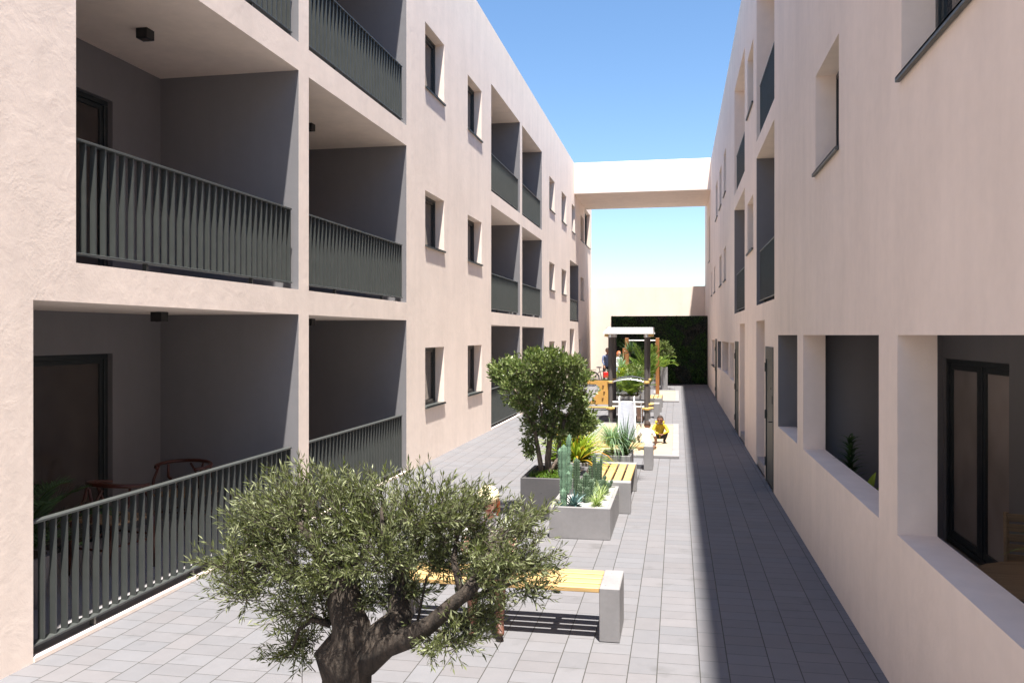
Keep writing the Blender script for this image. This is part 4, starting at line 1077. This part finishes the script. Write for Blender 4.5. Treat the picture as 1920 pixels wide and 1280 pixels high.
m=MB(); m.tube([(-.075,-.01,.415),(-.08,.05,.44),(0,.085,.445),(.08,.05,.44),(.075,-.01,.415)],[.018,.03,.036,.03,.018],8); m.tube([(0,-.078,.40),(0,-.10,.32),(0,-.085,.25)],.004,5); m.build('hood',M['c_yel'],t,smooth=True)
def J_kneel():
    J={'pelvis':((0,.0,.135),(.085,.07),None),'spine':((0,-.045,.235),(.08,.06),'pelvis'),'chest':((0,-.10,.335),(.09,.065),'spine'),'neck':((0,-.135,.40),(.036,.036),'chest'),'neck2':((0,-.155,.43),(.033,.033),'neck')}
    for s,n in ((-1,'l'),(1,'r')):
        J['hip'+n]=((s*.065,-.02,.115),.058,'pelvis'); J['knee'+n]=((s*.13,-.19,.06),.045,'hip'+n); J['ank'+n]=((s*.12,.04,.035),.028,'knee'+n); J['toe'+n]=((s*.13,.12,.022),(.026,.018),'ank'+n)
        J['sho'+n]=((s*.108,-.10,.36),.040,'chest'); J['slv'+n]=((s*.145,-.105,.29),.040,'sho'+n); J['elb'+n]=((s*.175,-.12,.21),.026,'slv'+n); J['wri'+n]=((s*.155,-.19,.07),.019,'elb'+n)
    return J
reg={'skin':2,'hipl':1,'hipr':1,'kneel':1,'kneer':1,'ankl':2,'ankr':2,'toel':2,'toer':2,'neck2':2,'elbl':2,'elbr':2,'wril':2,'wrir':2}
person('young boy in a white T-shirt kneeling with his back turned, leaning on his hands',(-.62,17.25,.036),math.pi-.12,J_kneel(),['c_wht','c_jea','skin_d'],reg,((0,-.175,.475),.078),(-.15,.4,0),'hair_d',
    hands=[((-.153,-.20,.045),(0,-.6,-.7),(0,-.6,.6),.085),((.153,-.20,.045),(0,-.6,-.7),(0,-.6,.6),.085)],look=(0,.25))
# seated person on the first bench
J={'pelvis':((0,.02,.10),(.13,.10),None),'spine':((0,.0,.24),(.115,.085),'pelvis'),'chest':((0,-.035,.40),(.13,.09),'spine'),'neck':((0,-.055,.515),(.045,.045),'chest'),'neck2':((0,-.075,.565),(.042,.042),'neck')}
for s,n in ((-1,'l'),(1,'r')):
    J['hip'+n]=((s*.09,-.03,.085),.078,'pelvis'); J['knee'+n]=((s*.12,-.37,.075),.056,'hip'+n); J['boot'+n]=((s*.115,-.38,-.10),.05,'knee'+n); J['ank'+n]=((s*.115,-.385,-.325),.036,'boot'+n); J['toe'+n]=((s*.13,-.50,-.37),(.036,.026),'ank'+n)
    J['sho'+n]=((s*.155,-.035,.45),.052,'chest'); J['slv'+n]=((s*.195,-.05,.36),.05,'sho'+n); J['elb'+n]=((s*.22,-.09,.22),.034,'slv'+n); J['wri'+n]=((s*.09,-.27,.19),.025,'elb'+n)
reg={'skin':2,'hipl':1,'hipr':1,'kneel':1,'kneer':1,'bootl':3,'bootr':3,'ankl':3,'ankr':3,'toel':3,'toer':3,'neck2':2,'elbl':2,'elbr':2,'wril':2,'wrir':2}
t,HM,hr=person('red-haired person in cream cap and white T-shirt seated on the bench behind the olive',(-1.50,6.76,.395),.15,J,['c_wht','c_blk','skin_l','c_brn'],reg,((0,-.10,.665),.098),(-.2,.35,1.3),'hair_r',scale=.92,
    hands=[((-.07,-.30,.19),(.7,-.6,0),(0,.2,1),.13),((.07,-.31,.185),(-.7,-.6,0),(0,.2,1),.13)],look=(.1,.35))
m=MB(); m.sphere((0,0,0),(hr*.98,hr*1.12,hr*.98),0,18,12,lambda q,d: Vector((q.x,q.y,max(q.z,-hr*.05)))); 
m.v=[tuple(HM@(Vector(v)+Vector((0,hr*.05,hr*.40)))) for v in m.v]; m.build('cap',M['cap_c'],t,smooth=True)
m=MB(); m.box(-.035,.035,-.345,-.335,.17,.30,b=.004,M=Matrix.Translation((0,-.02,0))); m.build('phone',M['black'],t)
# standing pair with a bicycle
def J_stand(lean=.0,armf=.3):
    J={'pelvis':((0,0,.93),(.13,.095),None),'spine':((0,-.02-lean*.3,1.08),(.12,.085),'pelvis'),'chest':((0,-.03-lean*.7,1.28),(.145,.095),'spine'),'neck':((0,-.03-lean,1.44),(.05,.05),'chest'),'neck2':((0,-.04-lean*1.1,1.50),(.046,.046),'neck')}
    for s,n in ((-1,'l'),(1,'r')):
        J['hip'+n]=((s*.09,0,.86),.085,'pelvis'); J['knee'+n]=((s*.10,-.02,.48),.058,'hip'+n); J['ank'+n]=((s*.10,.02,.08),.038,'knee'+n); J['toe'+n]=((s*.12,-.14,.04),(.04,.03),'ank'+n)
        J['sho'+n]=((s*.185,-.03-lean,1.38),.055,'chest'); J['elb'+n]=((s*.24,-.06-lean-armf*.3,1.12),.040,'sho'+n); J['wri'+n]=((s*.20,-.10-lean-armf,.96),.028,'elb'+n)
    return J
reg={'skin':2,'hipl':1,'hipr':1,'kneel':1,'kneer':1,'ankl':1,'ankr':1,'toel':3,'toer':3,'neck2':2}
person('adult in a blue long-sleeved shirt leaning over the bicycle by the end wall',(-3.22,39.3,.003),.35,J_stand(.14,.16),['c_blu','c_blk','skin_d','c_blk'],reg,((0,-.22,1.62),.112),(-.1,.4,0),'hair_d',
    hands=[((-.20,-.43,.90),(0,-.5,-.8),(0,-.8,.4),.17),((.20,-.43,.90),(0,-.5,-.8),(0,-.8,.4),.17)],look=(0,.4))
person('person in a white shirt with bright red hair standing beside the bicycle',(-2.70,39.2,.003),.9,J_stand(.03,.16),['c_wht','c_jea','skin_l','c_brn'],reg,((0,-.09,1.60),.112),(-.3,.4,1.0),'hair_r',scale=.93,
    hands=[((-.20,-.32,.90),(0,-.5,-.8),(0,-.8,.4),.17),((.20,-.32,.90),(0,-.5,-.8),(0,-.8,.4),.17)])
# bicycle
t=thing('bicycle','dark bicycle with red side bag standing by the end wall between two people','bicycle',(-3.30,38.9,.003),.0)
def tor(mb,cx,r,r2,n=32,w=0):
    mb.tube([(cx+math.cos(a)*r,0,.33+math.sin(a)*r) for a in [2*math.pi*k/n for k in range(n+1)]],r2,6,cap=False)
for cx in (-.52,.52):
    m=MB(); tor(m,cx,.315,.018); w_=m.build('wheel',M['black'],t)
    m=MB(); tor(m,cx,.29,.008); m.build('rim',M['steel'],w_)
    m=MB()
    for k in range(14): a=k*math.pi/7; m.tube([(cx,.0,.33),(cx+math.cos(a)*.285,0,.33+math.sin(a)*.285)],.0025,3)
    m.tube([(cx,-.04,.33),(cx,.04,.33)],.02,8); m.build('spokes',M['steel'],w_)
    m=MB(); m.tube([(cx+math.cos(a)*.345,0,.33+math.sin(a)*.345) for a in [.3+2.5*k/12 for k in range(13)]],.012,5); m.build('mudguard',M['black'],t)
RD=paint('red_paint',(.55,.015,.01),.35)
m=MB()
for a,b in (((-.52,.33),(-.08,.28)),((-.08,.28),(-.2,.80)),((-.08,.28),(.36,.70)),((-.16,.66),(.34,.78)),((-.52,.33),(-.17,.68)),((.36,.82),(.52,.33))): m.tube([(a[0],0,a[1]),(b[0],0,b[1])],.018,8)
m.build('frame',M['post'],t)
m=MB(); m.tube([(.36,0,.82),(.33,0,.98)],.014,8); m.tube([(.24,-.28,.98),(.33,-.12,1.0),(.33,.12,1.0),(.24,.28,.98)],.013,8); m.build('handlebar',M['steel'],t)
m=MB(); m.sphere((-.21,0,.86),(.13,.07,.035),0,10,6); m.tube([(-.2,0,.78),(-.205,0,.84)],.012,6); m.build('saddle',M['black'],t)
m=MB(); m.box(-.78,-.34,-.06,.06,.735,.75); m.tube([(-.75,.05,.74),(-.52,.03,.33)],.006,5); m.tube([(-.75,-.05,.74),(-.52,-.03,.33)],.006,5); m.build('rack',M['black'],t)
m=MB(); m.box(.0,.24,-.19,-.08,.40,.66,b=.02); m.build('pannier',RD,t)
# ------------------------------------------------------------------ CAMERA, LIGHT, WORLD
cam=bpy.data.cameras.new('camera'); co=bpy.data.objects.new('camera',cam); COL.objects.link(co)
co.location=(0,0,H); co.rotation_euler=(R(90),0,math.atan(310.5/1600)); cam.sensor_width=36; cam.lens=30.0; cam.shift_y=-12/1920
cam.clip_start=.05; cam.clip_end=1500; sc.camera=co
SD=Vector((.122,-.262,1.0)).normalized()
sun=bpy.data.lights.new('sun','SUN'); so=bpy.data.objects.new('sun',sun); COL.objects.link(so)
sun.energy=5.0; sun.angle=R(1.05); sun.color=(1.0,.955,.89)
so.rotation_euler=SD.to_track_quat('Z','Y').to_euler(); so.location=(5,-8,30)
w=bpy.data.worlds.new('World'); sc.world=w; w.use_nodes=True; nt=w.node_tree
bg=nt.nodes['Background']; sky=nt.nodes.new('ShaderNodeTexSky'); sky.sky_type='NISHITA'; sky.sun_disc=False
sky.sun_elevation=math.asin(SD.z); sky.sun_rotation=math.atan2(SD.x,SD.y); sky.altitude=50; sky.air_density=1.0; sky.dust_density=.3; sky.ozone_density=2.5
hs=nt.nodes.new('ShaderNodeHueSaturation'); hs.inputs['Saturation'].default_value=1.12; nt.links.new(sky.outputs[0],hs.inputs['Color'])
nt.links.new(hs.outputs[0],bg.inputs[0]); bg.inputs[1].default_value=.077
sc.view_settings.view_transform='Standard'; sc.view_settings.look='None'; sc.view_settings.exposure=1.5; sc.view_settings.gamma=1
sc.render.engine='CYCLES'
cy=sc.cycles; cy.max_bounces=10; cy.diffuse_bounces=7; cy.glossy_bounces=4; cy.transmission_bounces=4; cy.transparent_max_bounces=8
cy.sample_clamp_indirect=8
